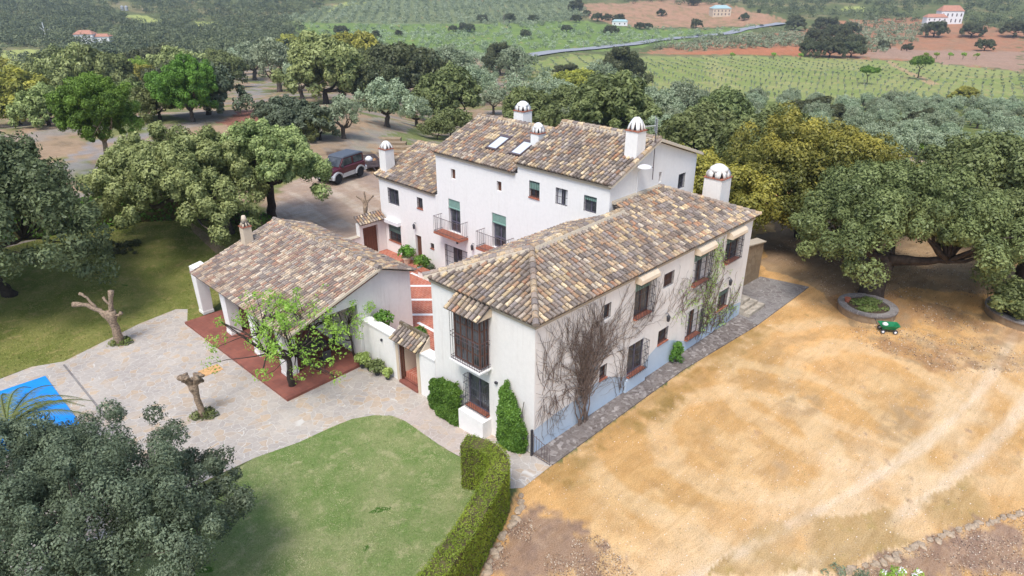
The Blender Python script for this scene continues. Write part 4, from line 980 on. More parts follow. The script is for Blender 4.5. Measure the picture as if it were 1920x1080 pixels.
def dup(root, loc, rz, sc, label=None, cat=None, group=None, name=None):
    r = root.copy(); COL.objects.link(r); r.location = tuple(loc); r.rotation_euler = (0, 0, rz); r.scale = sc if hasattr(sc, '__len__') else (sc, sc, sc)
    if name: r.name = name
    if label: r['label'] = label
    if cat: r['category'] = cat
    if group: r['group'] = group
    elif 'group' in r: del r['group']
    for ch in list(root.children):
        c = ch.copy(); COL.objects.link(c); c.parent = r
    return r
OAK = 'holm oak'
def at(px, py): q = P(px, py); return (float(q[0]), float(q[1]), float(q[2]))
# big holm oak in the round planter (right)
oakR = at(1632, 560)
tree('holm_oak', (oakR[0], oakR[1], .1), 'wide old holm oak leaning out of the round stone planter behind the green cart', OAK, L['holm'], M['barkdark'],
     seed=101, R=(6.9, 6.6, 3.7), h=3.6, nclump=300, rc=.62, nleaf=500, leaf=.125, trunk_r=.62, trunk_h=2.4, low=-.2, lean=(1.0, -.6), hang=3.2, limbs=60, lobes=17, gap=(-3.0, 2.7, 3.3))
o2 = (oakR[0]+8.0, oakR[1]+7.5, 0.0)
tree('holm_oak', o2, 'broad holm oak topped with yellow blossom behind the planter oak', OAK, L['yellow'], M['barkdark'],
     seed=102, R=(7.2, 7.8, 4.7), h=3.2, nclump=320, rc=.75, nleaf=430, leaf=.14, trunk_r=.5, trunk_h=2.4, low=-.3, tip=.5, hang=2.2, limbs=40, lobes=17)
tree('holm_oak', (oakR[0]+7.5, oakR[1]-6.0, -.1), 'dark holm oak at the right edge over the second stone planter', OAK, L['holm'], M['barkdark'],
     seed=103, R=(4.6, 4.6, 3.2), h=3.3, nclump=190, rc=.62, nleaf=440, leaf=.13, trunk_r=.4, trunk_h=2.8, low=-.2, hang=3.0)
tree('holm_oak', (oakR[0]+1.0, oakR[1]+12.5, 0), 'green holm oak with yellowish tips beyond the big domed chimney', OAK, L['yellow'], M['barkdark'],
     seed=104, R=(5.2, 5.4, 3.8), h=2.5, nclump=200, rc=.7, nleaf=400, leaf=.14, trunk_r=.4, trunk_h=2.2, low=-.3, tip=.25, hang=1.5)
tree('holm_oak', (oakR[0]+18, oakR[1]-2.0, -.6), 'dark green holm oak behind the yellow flowering oak at the right', OAK, L['holm'], M['barkdark'],
     seed=105, R=(6.5, 6.5, 4.2), h=3.2, nclump=200, rc=.85, nleaf=260, leaf=.2, trunk_r=.4, low=-.3, hang=1.5)
# two olive-green oaks between the pavilion and the parking yard
pL = at(428, 436); pR = at(512, 418)
tree('holm_oak', pL, 'large pale green holm oak in fresh leaf left of the pavilion chimney', OAK, L['fresh'], M['bark'],
     seed=111, R=(5.5, 5.5, 4.0), h=3.6, nclump=330, rc=.56, nleaf=520, leaf=.135, trunk_r=.42, trunk_h=2.8, low=-.25, lean=(-2.7, -.6), hang=3.0, trunks=1, limbs=50, tip=.35, lobes=15)
tree('holm_oak', pR, 'pale green holm oak with bare hanging branches next to the maroon car', OAK, L['fresh'], M['barkdark'],
     seed=112, R=(3.6, 3.6, 3.5), h=4.1, nclump=200, rc=.52, nleaf=500, leaf=.135, trunk_r=.32, trunk_h=3.2, low=-.3, lean=(-.1, -1.3), hang=2.6, limbs=40, tip=.3)
# left edge
lf = at(24, 552)
tree('holm_oak', lf, 'dark grey green holm oak at the left edge of the back lawn', OAK, L['deep'], M['barkdark'],
     seed=121, R=(6.8, 6.8, 5.6), h=4.0, nclump=430, rc=.72, nleaf=330, leaf=.15, trunk_r=.3, trunk_h=2.0, low=-.45, hang=2.6, lean=(-1.6, -.4))
# near bottom-left
bl = (-14.5, 2.2, -.5)
tree('holm_oak', bl, 'grey leaved holm oak in the bottom left corner beside the front lawn', OAK, L['grey'], M['bark'],
     seed=131, R=(3.7, 4.5, 3.2), h=3.3, nclump=320, rc=.42, nleaf=620, leaf=.055, trunk_r=.16, trunk_h=1.4, low=-.4, lean=(-.2, 2.6), limbs=70, wob=.2)
tree('holm_oak', (-11.9, 4.4, -.5), 'small grey holm oak leaning over the edge of patio and front lawn', OAK, L['grey'], M['bark'],
     seed=132, R=(2.3, 2.5, 1.5), h=2.3, nclump=80, rc=.3, nleaf=400, leaf=.06, trunk_r=.09, trunk_h=1.0, low=-.3, lean=(.25, .4), limbs=40, wob=.2)
# pines
pn1 = at(209, 318); pn2 = at(362, 228)
tree('pine_tree', pn1, 'round crowned bright green pine on the bare slope, its trunk fully visible', 'pine tree', L['pine'], M['barklight'],
     seed=141, R=(3.7, 3.7, 3.1), h=5.6, nclump=330, rc=.42, nleaf=330, leaf=.11, lobes=26, ball=True, trunk_r=.24, trunk_h=2.6, low=-.9, jag=.05, limbs=36)
tree('pine_tree', pn2, 'smaller rounded bright green pine further back beyond the pale oak', 'pine tree', L['pine'], M['bark'],
     seed=142, R=(4.0, 4.0, 3.3), h=4.0, nclump=280, rc=.48, nleaf=280, leaf=.14, lobes=26, ball=True, trunk_r=.26, trunk_h=1.3, low=-.9, jag=.05, limbs=30)
# young almond tree in front of the pavilion
al = PZ(548, 722, -.35)
tree('almond_tree', (al[0], al[1], -.36), 'crooked young almond tree with bright green spring leaves at the terrace corner', 'almond tree', L['bright'], M['barkdark'],
     seed=151, R=(3.0, 3.8, 2.1), h=2.6, nclump=90, rc=.34, nleaf=55, leaf=.085, trunk_r=.15, trunk_h=1.4, low=-.55, jag=.4, hang=1.5, limbs=110, lean=(.1, .1), wob=.3)
al = PZ(668, 668, -.35)
tree('almond_tree', (al[0], al[1], -.36), 'small loose green tree between the terrace and the entrance wall', 'almond tree', L['bright'], M['barkdark'],
     seed=153, R=(1.7, 1.9, 1.5), h=2.3, nclump=46, rc=.28, nleaf=50, leaf=.075, trunk_r=.06, trunk_h=.9, low=-.5, jag=.4, hang=.9, limbs=70, lean=(-.1, .5), wob=.3)
# mid-distance templates
def template(name, cat, mat, bark, **kw):
    e = empty(name, (0, 0, -500), '', cat); 
    cr, mb = make_tree_meshes(**kw); crown_obj('crown', cr, mat, e); t = mb.build('trunk', bark, None, (0, 0, 0), smooth=True); t.parent = e; return e
TP = {}
for nm, mat in (('green', 'holm'), ('dark', 'dark'), ('yel', 'yellow'), ('fresh', 'fresh'), ('grey', 'grey')):
    TP[nm] = [template('holm_oak', OAK, L[mat], M['barkdark'], seed=200+i*7+len(nm), R=(4.3, 4.3, 3.6), h=2.1, nclump=130, rc=.66, nleaf=180, leaf=.26, trunk_r=.3, trunk_h=1.2, low=-.4, tip=.35 if nm in ('yel', 'fresh') else 0, hang=2.0, limbs=14) for i in range(2)]
TP['olive'] = [template('olive_tree', 'olive tree', L['olive'], M['bark'], seed=300+i, R=(2.5, 2.5, 2.0), h=1.9, nclump=66, rc=.45, nleaf=110, leaf=.15, trunk_r=.2, trunk_h=1.1, low=-.5, jag=.45, hang=.9, limbs=16, trunks=2 if i else 1, wob=.25) for i in range(4)]
TP['bush'] = [template('shrub', 'shrub', L['holm'], M['barkdark'], seed=320, R=(1.6, 1.6, 1.1), h=.9, nclump=30, rc=.5, nleaf=130, leaf=.16, trunk_r=.06, trunk_h=.3, low=-.5, limbs=6)]
TP['lime'] = [template('broadleaf_tree', 'tree', L['bright'], M['bark'], seed=330, R=(2.4, 2.4, 2.2), h=3.2, nclump=40, rc=.7, nleaf=130, leaf=.2, trunk_r=.15, trunk_h=1.2, low=-.5, limbs=8)]
TW = {'green': 9.6, 'dark': 9.6, 'yel': 9.6, 'fresh': 9.6, 'grey': 9.6, 'olive': 5.8, 'bush': 3.9, 'lime': 6.0}
used = set()
def put(kind, px, by, wpx, label, group=None, cat=None, name=None, hs=1.0):
    q = P(px, by); s = pxm(q); sc = wpx/s/TW[kind]; v = rnd.randrange(len(TP[kind])); t = TP[kind][v]
    z = float(q[2]); sc3 = (sc, sc, sc*hs)
    if id(t) not in used:
        used.add(id(t)); t.location = (q[0], q[1], z); t.scale = sc3; t.rotation_euler = (0, 0, rnd.uniform(0, 6.3)); t['label'] = label
        if group: t['group'] = group
        return t
    return dup(t, (q[0], q[1], z), rnd.uniform(0, 6.3), sc3, label, cat, group)
MT = [('yel', 35, 235, 150, 'rusty green oak at the far left beside the pines'), ('fresh', 92, 235, 95, 'pale topped oak left of the first pine'), ('fresh', 150, 205, 125, 'tall pale green oak behind the first pine', 1.2), ('green', 205, 200, 125, 'rounded green oak in the row behind the two pines', 1.15),
      ('yel', 262, 182, 85, 'reddish tipped oak at the back of the row behind the pines'), ('lime', 272, 180, 52, 'bright lime green tree among the dark oaks', 1.2), ('green', 245, 222, 90, 'mid green oak standing between the two pines'), ('dark', 330, 200, 105, 'dark oak behind the second pine', 1.1), ('grey', 392, 215, 125, 'big blue grey oak right of the second pine', 1.1),
      ('olive', 45, 228, 85, 'silvery olive tree left of the first pine'), ('olive', 95, 232, 60, 'small silvery olive tree near the first pine trunk'), ('yel', 547, 100, 50, 'small rusty topped oak at the edge of the far wood'),
      ('olive', 480, 150, 80, 'pale olive tree behind the grey oak'), ('olive', 525, 172, 95, 'wide olive tree on the slope above the red soil', 1.2), ('olive', 565, 185, 80, 'olive tree close to the big yellow green oak'), ('olive', 455, 140, 60, 'far olive tree behind the blue grey oak'),
      ('fresh', 612, 195, 150, 'big yellow green oak above the parking yard', 1.1), ('yel', 668, 150, 100, 'rusty oak behind the big yellow green oak', 1.2), ('dark', 760, 190, 145, 'broad dark oak in the centre of the upper picture', 1.05), ('dark', 705, 200, 110, 'dark oak joined to the broad dark oak', 1.1),
      ('grey', 560, 262, 120, 'grey green shrubby oak above the pale oaks', .8), ('green', 600, 262, 70, 'low dark oak left of the trunk of the lone olive'), ('grey', 520, 235, 70, 'low grey oak near the red soil'),
      ('olive', 645, 260, 82, 'lone olive tree with dark trunk behind the maroon car', 1.15), ('olive', 728, 238, 105, 'leaning olive tree on the gravel left of the person'), ('olive', 782, 238, 62, 'small leaning olive tree nearest the person'),
      ('grey', 780, 175, 90, 'blue grey oak behind the leaning olives', 1.2), ('green', 846, 232, 135, 'dense green oak behind the person', 1.0), ('green', 815, 215, 80, 'green oak left of the dense oak'), ('olive', 890, 195, 80, 'wispy olive tree above the house ridge'), ('dark', 937, 140, 62, 'upright dark oak beside the end of the road', 1.2),
      ('olive', 965, 150, 72, 'yellowish olive tree right of the upright dark oak'), ('olive', 925, 215, 62, 'twisted olive tree behind the first domed chimney'), ('olive', 1003, 212, 72, 'arched olive tree right of the first domed chimney'), ('yel', 1075, 190, 85, 'yellow topped dark oak beyond the ridge'), ('dark', 1165, 163, 85, 'dark oak at the near edge of the sapling field', 1.1), ('dark', 1062, 142, 50, 'small dark bush at the near edge of the field', .6),
      ('bush', 845, 258, 75, 'yellowish shrub behind the low roof ridge'), ('bush', 845, 238, 45, 'dark shrub beside the person'), ('bush', 820, 262, 60, 'pale green shrub above the low roof'),
      ('green', 1140, 262, 175, 'large olive coloured oak behind the tall house roof', .9), ('green', 1070, 240, 110, 'green oak behind the middle chimney', .9), ('olive', 1120, 185, 80, 'olive tree behind the yellow topped oak'), ('olive', 1180, 215, 80, 'olive tree between oak and field'), ('olive', 1230, 245, 95, 'olive tree above the television aerial'),
      ('green', 1300, 300, 150, 'dark oak right of the tall house gable', .9), ('green', 1410, 330, 170, 'dark oak above the pergola frame', .95), ('dark', 1520, 225, 105, 'low dark oak at the lower edge of the sapling field', .5),
      ('yel', 1545, 360, 150, 'yellowish oak over the grove beyond the planter oak', 1.0), ('dark', 1725, 242, 60, 'small brown oak among the grove olives', .8), ('dark', 1655, 262, 60, 'round brown oak on the grove path', .8), ('yel', 1810, 190, 48, 'lone yellow green tree at the far edge of the grove', .8),
      ('lime', 1730, 300, 40, 'lime green bush in the olive grove', .7)]
MT += [('green', 120, 178, 110, 'green oak at the far side of the slope behind the pale topped oak'), ('yel', 15, 190, 110, 'rusty oak at the left border above the dark foreground oak'), ('fresh', 60, 205, 110, 'pale oak with yellow tips near the left border'), ('grey', 185, 165, 110, 'blue grey oak at the back of the pine slope'), ('dark', 300, 165, 110, 'very dark oak beyond the lime green tree'),
 ('fresh', 350, 175, 110, 'pale green oak beyond the second pine'), ('green', 420, 165, 90, 'green oak at the right end of the pine row'), ('green', 300, 225, 90, 'low green oak beneath the row of oaks'), ('green', 640, 170, 110, 'green oak joined to the big yellow green oak'), ('dark', 800, 175, 100, 'dark oak at the right of the broad dark oak'), ('green', 700, 160, 90, 'green oak peeping over the broad dark oak'), ('olive', 850, 165, 90, 'olive tree on the far side of the dense green oak'), ('green', 985, 250, 110, 'green oak low behind the ridge by the first domed chimney'), ('olive', 1050, 215, 80, 'olive tree left of the large olive coloured oak'), ('olive', 1280, 230, 90, 'olive tree at the near left end of the grove'), ('green', 1350, 262, 120, 'green oak on the near border of the grove'), ('green', 1460, 300, 130, 'green oak between the grove and the yellow oak')]
MT = [(t_[0], t_[1], t_[2], t_[3]*1.18, *t_[4:]) for t_ in MT]
for t_ in MT: put(*t_[:5], hs=t_[5] if len(t_) > 5 else 1.0)
# olive grove on the right: rows of olive trees one can tell apart
rg = np.random.default_rng(5)
gp = [(1020, 200), (1100, 170), (1250, 190), (1450, 196), (1600, 205), (1700, 193), (1925, 205), (1925, 470), (1850, 420), (1700, 330), (1560, 300), (1400, 300), (1300, 300), (1200, 270), (1060, 250)]
GP = [tuple(P(*p)[:2]) for p in gp]
xs = [p[0] for p in GP]; ys = [p[1] for p in GP]
cand = []
u = np.array([cos(radians(22)), sin(radians(22))]); v_ = np.array([-u[1], u[0]])
mids = np.array([(min(xs)+max(xs))/2, (min(ys)+max(ys))/2])
for i in range(-60, 60):
    for j in range(-60, 60):
        p = mids+u*(i*6.4+rg.uniform(-1.1, 1.1))+v_*(j*6.9+rg.uniform(-1.1, 1.1))
        if inpoly(np.array([p[0]]), np.array([p[1]]), GP)[0]: cand.append(p)
cand.sort(key=lambda p: np.hypot(p[0]-CAM[0], p[1]-CAM[1])); 
thin = [p for p in cand if rg.uniform() < .92]
for p in thin[:300]:
    t = TP['olive'][rnd.randrange(4)]; z = float(terrain(*p)); s = rnd.uniform(.75, 1.2)
    dup(t, (p[0], p[1], z-.05), rnd.uniform(0, 6.3), (s, s, s*rnd.uniform(.85, 1.1)), 'silvery olive tree standing in the dense grove right of the house', 'olive tree', 'olive trees of the grove on the right')
# ------------------------------------------------------------------ far vegetation, merged
def blob_field(name, pts, size, mat, rg, nl, leaf, hz=.7, kind='stuff', label=None, cat=None, trunkless=True):
    pts = np.array(pts); n = len(pts)
    rad = size*rg.uniform(.7, 1.3, n)
    sub = 4; c = np.repeat(pts, sub, 0); rr = np.repeat(rad, sub)
    off = rg.normal(size=(n*sub, 3))*np.array([.55, .55, .28]); c = c+off*rr[:, None]; c[:, 2] += rr*hz
    V, F, K = leaves_np(c, rr*.62, nl, leaf, rg, .8, 0, .6, None, np.repeat(rg.uniform(0, 1, n), sub))
    me = mesh_np(name, V, F, K); me.materials.append(mat); o = bpy.data.objects.new(name, me); COL.objects.link(o)
    return tag(o, label, cat, None, kind)
def scatter(pix, step, rg, row=False, jit=.35, ang=0.5):
    W = [tuple(P(*p)[:2]) for p in pix]; x0, x1 = min(p[0] for p in W), max(p[0] for p in W); y0, y1 = min(p[1] for p in W), max(p[1] for p in W)
    R_ = max(x1-x0, y1-y0)*.75; cx, cy = (x0+x1)/2, (y0+y1)/2; n = int(R_/step)
    I, J = np.meshgrid(np.arange(-n, n+1), np.arange(-n, n+1)); I = I.ravel()*step+rg.uniform(-jit, jit, I.size)*step; J = J.ravel()*step*(1.35 if row else 1)+rg.uniform(-jit, jit, J.size)*step
    X = cx+I*cos(ang)-J*sin(ang); Y = cy+I*sin(ang)+J*cos(ang); k = inpoly(X, Y, W); X = X[k]; Y = Y[k]
    return np.stack([X, Y, terrain(X, Y)], 1)
rg = np.random.default_rng(9)
wood = []
for poly, st_ in (([(-30, 8), (230, 26), (350, 34), (520, 36), (560, 60), (500, 88), (300, 88), (150, 100), (-30, 128)], 9.5), ([(-30, 0), (500, -4), (640, -4), (560, 30), (350, 34), (100, 20)], 12), ([(1090, 0), (1500, 0), (1925, -6), (1925, 70), (1780, 45), (1600, 35), (1480, 40), (1330, 12)], 15), ([(60, 100), (420, 84), (600, 80), (780, 110), (620, 130), (430, 132), (300, 140), (140, 150)], 9)):
    wood.append(scatter(poly, st_, rg))
clear = [region(p) for p in ([(225, 28), (262, 24), (320, 38), (290, 50), (235, 40)], [(345, 40), (405, 39), (425, 50), (370, 56)], [(-5, 90), (60, 88), (115, 102), (0, 118)], [(135, 60), (215, 60), (215, 92), (140, 88)], [(1320, 10), (1380, 10), (1470, 40), (1330, 52), (1300, 40)], [(1718, 20), (1805, 8), (1805, 50), (1722, 52)], [(1570, 8), (1625, 8), (1625, 22), (1570, 24)], [(220, 4), (255, 4), (255, 26), (220, 24)])]
W_ = np.concatenate(wood); kill = np.zeros(len(W_), bool)
for c in clear: kill |= inpoly(W_[:, 0], W_[:, 1], c)
W_ = W_[~kill]
blob_field('oak_wood', W_, 4.4, L['wood'], rg, 46, .85, .6, 'stuff', 'far off wood of dark rounded oaks across the hills at the top', 'wood')
Hh_ = scatter([(515, 36), (690, 0), (1070, 0), (1110, 34), (1000, 52), (820, 42), (560, 44)], 7.5, rg, True, .15, .9)
blob_field('hillside_olives', Hh_, 3.0, L['olive'], rg, 20, .85, .5, 'stuff', 'dense pale olive plantation covering the far hillside above the road', 'olive plantation')
H2 = scatter([(560, 50), (800, 46), (1180, 52), (1420, 50), (1240, 80), (990, 100), (860, 98), (700, 80)], 10, rg, True, .3, .2)
H2 = H2[rg.uniform(size=len(H2)) < .7]
blob_field('valley_olives', H2, 2.6, L['olive'], rg, 20, .75, .5, 'stuff', 'scattered olive bushes on the green valley floor along the road', 'olive plantation')
H3 = scatter([(1215, 92), (1345, 72), (1500, 62), (1545, 82), (1500, 88), (1300, 98)], 8, rg, True, .12, 1.15)
H4 = scatter([(1600, 98), (1560, 60), (1620, 38), (1760, 50), (1700, 80), (1640, 100)], 9, rg, True, .12, 1.0)
blob_field('red_field_olives', np.concatenate([H3, H4]), 3.0, L['olive'], rg, 30, .8, .5, 'stuff', 'rows of olive trees on the red earth beyond the sapling field', 'olive plantation')
H5 = scatter([(760, 96), (960, 100), (990, 112), (1040, 150), (900, 190), (800, 150), (700, 112)], 8.5, rg, False, .4, .2)
blob_field('middle_olives', H5, 2.6, L['olive'], rg, 60, .5, .6, 'stuff', 'loose grove of olive trees between the dark oaks and the end of the road', 'olive grove')
# countable far oaks
FO = [(1080, 42, 24), (1062, 60, 22), (1120, 40, 26), (1145, 66, 30), (1200, 55, 22), (1140, 38, 18), (880, 60, 26), (905, 42, 24), (955, 42, 28), (985, 72, 24), (1000, 42, 24), (870, 58, 22), (748, 68, 18), (705, 72, 22), (640, 66, 30), (850, 60, 20), (1305, 52, 24), (1490, 57, 40), (1655, 92, 24), (1700, 96, 22), (1820, 70, 44), (1845, 95, 36), (1750, 70, 50), (1900, 70, 50), (1160, 44, 26), (1080, 20, 30), (1100, 30, 18), (1395, 38, 20), (1300, 10, 30), (1240, 30, 20), (1215, 54, 18)]
for x, y, w_ in FO: put('dark', x, y, w_, 'dark rounded oak standing alone in the fields across the valley', 'single oaks across the valley', hs=1.0)
for x, y, w_ in ((1520, 106, 50), (1555, 108, 55), (1595, 108, 50), (1530, 84, 50), (1565, 80, 55), (1600, 92, 45), (1545, 62, 50), (1590, 66, 40), (1575, 98, 50)): put('dark', x, y, w_, 'dark oak in the thick clump above the sapling field', 'oaks clumped above the sapling field')
for x, y in ((1372, 112), (1450, 112), (1500, 113), (1735, 112), (1755, 112), (1780, 112), (1805, 112), (1830, 113)): put('lime', x, y-1, 13, 'small lime green tree on the far edge of the sapling field', 'small lime trees along the field edge')
for (x, y, w_, lb) in ((1624, 158, 32, 'smaller flat crowned pine standing in the sapling field'), (1720, 149, 42, 'larger umbrella pine standing beside the track in the sapling field'), (1925, 152, 24, 'umbrella pine cut by the right edge of the picture')):
    q = P(x, y); s = w_/pxm(q)/8.0
    tree('umbrella_pine', (q[0], q[1], q[2]), lb, 'pine tree', L['pine'], M['bark'], sc=s, seed=int(400+x), R=(4, 4, 1.9), h=5.6, nclump=46, rc=1.0, nleaf=110, leaf=.42, trunk_r=.22, trunk_h=3.6, low=-.3, jag=.1, limbs=8)
# saplings in rows
sp_ = empty('olive_sapling', (0, 0, -500), 'tiny olive sapling with a pale guard in the green field', 'sapling', 'olive saplings in rows in the green field')
V, F, K = leaves_np(np.array([[0, 0, 1.0], [.2, .1, 1.3], [-.2, .1, 1.2]]), np.array([.34, .24, .24]), 36, .22, rg); crown_obj('crown', (V, F, K), L['olive'], sp_)
mb = MB(); mb.lathe([(.12, 0), (.11, .9)], (0, 0, 0), 6); t = mb.build('tree_guard', M['stone'], None, (0, 0, 0)); t.parent = sp_
SF = scatter([(990, 118), (1060, 106), (1500, 108), (1760, 120), (1925, 138), (1925, 200), (1700, 185), (1450, 186), (1300, 176), (1150, 154), (1030, 144)], 5.6, rg, True, .08, .78)
SF = SF[np.argsort(np.hypot(SF[:, 0]-CAM[0], SF[:, 1]-CAM[1]))]
for i, p in enumerate(SF[:300]):
    if i == 0: sp_.location = tuple(p)
    else: dup(sp_, p, rnd.uniform(0, 6.3), rnd.uniform(.8, 1.3), None, None, 'olive saplings in rows in the green field')
blob_field('far_saplings', SF[300:], .45, L['olive'], rg, 7, .4, 1.0, 'stuff', 'distant rows of tiny olive saplings at the far side of the green field', 'saplings')
# ------------------------------------------------------------------ hedges and climbers
def surf_leaves(pts, nrm, size, rg, per, spread=.05):
    N = len(pts)*per; i = np.repeat(np.arange(len(pts)), per)
    p = pts[i]+rg.normal(size=(N, 3))*spread; nn = nrm[i]+rg.normal(size=(N, 3))*.6; nn /= np.linalg.norm(nn, axis=1)[:, None]
    a = np.cross(nn, rg.normal(size=(N, 3))); a /= np.linalg.norm(a, axis=1)[:, None]+1e-9; b = np.cross(nn, a); s = size*rg.uniform(.6, 1.4, N)[:, None]
    V = np.stack([p+a*s*.8, p+b*s*.4, p-a*s*.8, p-b*s*.4], 1).reshape(-1, 3)
    t = fbm(p[:, 0]*1.3+p[:, 2], p[:, 1]*1.3-p[:, 2]*.7, 3)*1.1-.15+rg.uniform(-.25, .35, N)
    return V, np.arange(N*4).reshape(N, 4), np.stack([np.clip(t, 0, 1)]*3, 1)
def hedge(name, line, wd, zb, zt, label, mat, leaf=.05, dens=420, brown=True):
    """a clipped hedge along a line: solid core plus a skin of leaves"""
    rg = np.random.default_rng(77); line = [np.array(p, float) for p in line]; fine = []
    for i in range(len(line)-1):
        n = max(2, int(np.linalg.norm(line[i+1]-line[i])/.25))
        for k_ in range(n): fine.append(line[i]+(line[i+1]-line[i])*k_/n)
    fine.append(line[-1]); fine = np.array(fine)
    for _ in range(4): fine[1:-1] = (fine[:-2]+2*fine[1:-1]+fine[2:])/4
    t = np.gradient(fine, axis=0); t /= np.linalg.norm(t, axis=1)[:, None]; n = np.stack([-t[:, 1], t[:, 0]], 1)
    e = empty(name, (fine[0][0], fine[0][1], zb), label, 'hedge')
    mb = MB(); w2 = wd/2-.05; Lp = fine+n*w2; Rp = fine-n*w2; m_ = len(fine); vs = []
    for i in range(m_):
        zz = zt-.05+.04*sin(i*.9)
        vs += [(*Lp[i], zb), (*Lp[i], zz), (*Rp[i], zz), (*Rp[i], zb)]
    mb.add(vs, [(i*4+j, i*4+j+1, i*4+5+j, i*4+4+j) for i in range(m_-1) for j in range(3)]+[(3, 2, 1, 0), tuple(m_*4-4+j for j in range(4))])
    mb.build('core', M['hedgecore'], e)
    P_, N_ = [], []
    L_ = np.sum(np.linalg.norm(np.diff(fine, axis=0), axis=1)); area = L_*(wd+2*(zt-zb)); K_ = int(area*dens/3)
    i = rg.integers(0, m_-1, K_); f = rg.uniform(0, 1, K_)[:, None]; c = fine[i]*(1-f)+fine[i+1]*f; nn = n[i]; u = rg.uniform(0, wd+2*(zt-zb), K_)
    side = np.where(u < wd, 0, np.where(u < wd+(zt-zb), 1, -1)); off = np.where(side == 0, u-wd/2, side*wd/2)
    z = np.where(side == 0, zt, zb+(u-wd)*(side == 1)+(u-wd-(zt-zb))*(side == -1))
    bul = (fbm(c[:, 0]*2, c[:, 1]*2+z, 5)-.5)*.12
    p = np.concatenate([c+nn*(off+side*bul)[:, None], (z+(side == 0)*bul)[:, None]], 1); q = np.concatenate([nn*side[:, None], (side == 0).astype(float)[:, None]], 1)
    q[:, 2] += .05
    for (ii, sg) in ((0, -1), (m_-1, 1)):
        k_ = int(wd*(zt-zb)*dens/3); a_ = rg.uniform(-wd/2, wd/2, k_); z_ = rg.uniform(zb, zt, k_)
        p = np.concatenate([p, np.concatenate([fine[ii]+n[ii]*a_[:, None], z_[:, None]], 1)]); q = np.concatenate([q, np.tile([t[ii][0]*sg, t[ii][1]*sg, 0], (k_, 1))])
    V, F, K = surf_leaves(p, q, leaf, rg, 3, .02); K = .25+K*.5+(q[:, 2] > .5).repeat(12).reshape(-1, 4, 3)[:, 0].repeat(1, 0)[:len(K)]*.15 if False else .2+K*.6; V = V-np.array([fine[0][0], fine[0][1], zb])
    crown_obj('foliage', (V, F, K), mat, e); return e
M['hedgecore'] = simple('hedge_twigs', (.10, .085, .035), .95, .5, 4, .9)
hedge('clipped_hedge', [(-3.0, .75), (-2.66, .15), (-2.6, -.6), (-3.0, -1.25), (-4.1, -1.72), (-5.6, -2.45), (-7.4, -3.1), (-9.6, -3.7), (-12, -4.6)], .74, -.15, 1.95, 'tall curved clipped hedge between the front lawn and the sandy yard', L['hedge'], .032, 1300)
hedge('boundary_hedge', [(3.9, 34), (1.8, 36.3), (-1.2, 38.2), (-6, 39.6), (-12, 40.5), (-18, 41)], 1.6, .3, 3.0, 'long dark green hedge along the far edge of the back lawn', L['ivy'], .12, 90)
hedge('low_hedge', [(3.3, 23.6), (4.0, 27), (4.2, 31), (4.0, 33.5)], 1.4, -.2, 1.6, 'dark hedge behind the pavilion under the pale oaks', L['ivy'], .1, 110)
# rubble edging of the hedge bank and the loose stone row
def rocks(name, line, size, rg, label, cat, group, z=None, jit=.1, gap=1.7):
    first = None; line = [np.array(p, float) for p in line]
    tot = 0; i = 0; 
    for a, b in zip(line[:-1], line[1:]):
        n = max(1, int(np.linalg.norm(b-a)/(size*gap)))
        for k_ in range(n):
            p = a+(b-a)*(k_+.5)/n+rg.normal(size=2)*jit; s = size*rg.uniform(.6, 1.35)
            mb = MB(); vs = []; nn_, mm = 7, 4
            prof = [(.0, .62), (.62, .5), (1.0, .05), (.9, -.45)]
            ph = rg.uniform(0, 6)
            for (r_, z_) in prof[1:]:
                for j in range(nn_):
                    q = 2*pi*j/nn_+ph; k2 = rg.uniform(.8, 1.18); vs.append((r_*k2*cos(q)*s*1.25, r_*k2*sin(q)*s*.8, z_*s*rg.uniform(.8, 1.15)))
            vs.append((0, 0, .6*s)); fs = [(i_*nn_+(j+1) % nn_, i_*nn_+j, (i_+1)*nn_+j, (i_+1)*nn_+(j+1) % nn_) for i_ in range(2) for j in range(nn_)]+[(len(vs)-1, j, (j+1) % nn_) for j in range(nn_)]
            mb.add(vs, fs); o = mb.build(name, M['edgestone'], None, (0, 0, 0)); o.location = (p[0], p[1], float(terrain(p[0], p[1]))+s*.15+(z or 0)); o.rotation_euler = (rg.uniform(-.2, .2), rg.uniform(-.2, .2), rg.uniform(0, 6.3))
            tag(o, label, cat, group)
rg = np.random.default_rng(21)
rocks('edging_stone', [PZ(1574, 1075, 0)[:2], PZ(1650, 1056, 0)[:2], PZ(1730, 1022, 0)[:2], PZ(1815, 988, 0)[:2], PZ(1925, 962, 0)[:2]], .12, rg, 'pale rough stone lying in the row across the bottom right corner', 'stone', 'row of loose stones at the bottom right', jit=.06)
rocks('bank_stone', [(-2.05, -1.3), (-2.7, -1.85), (-4.05, -2.3), (-5.6, -3.0), (-7.4, -3.7), (-9.8, -4.3)], .14, rg, 'small brown stone bedded along the foot of the curved hedge', 'stone', 'stones along the foot of the curved hedge', jit=.05, gap=1.3)
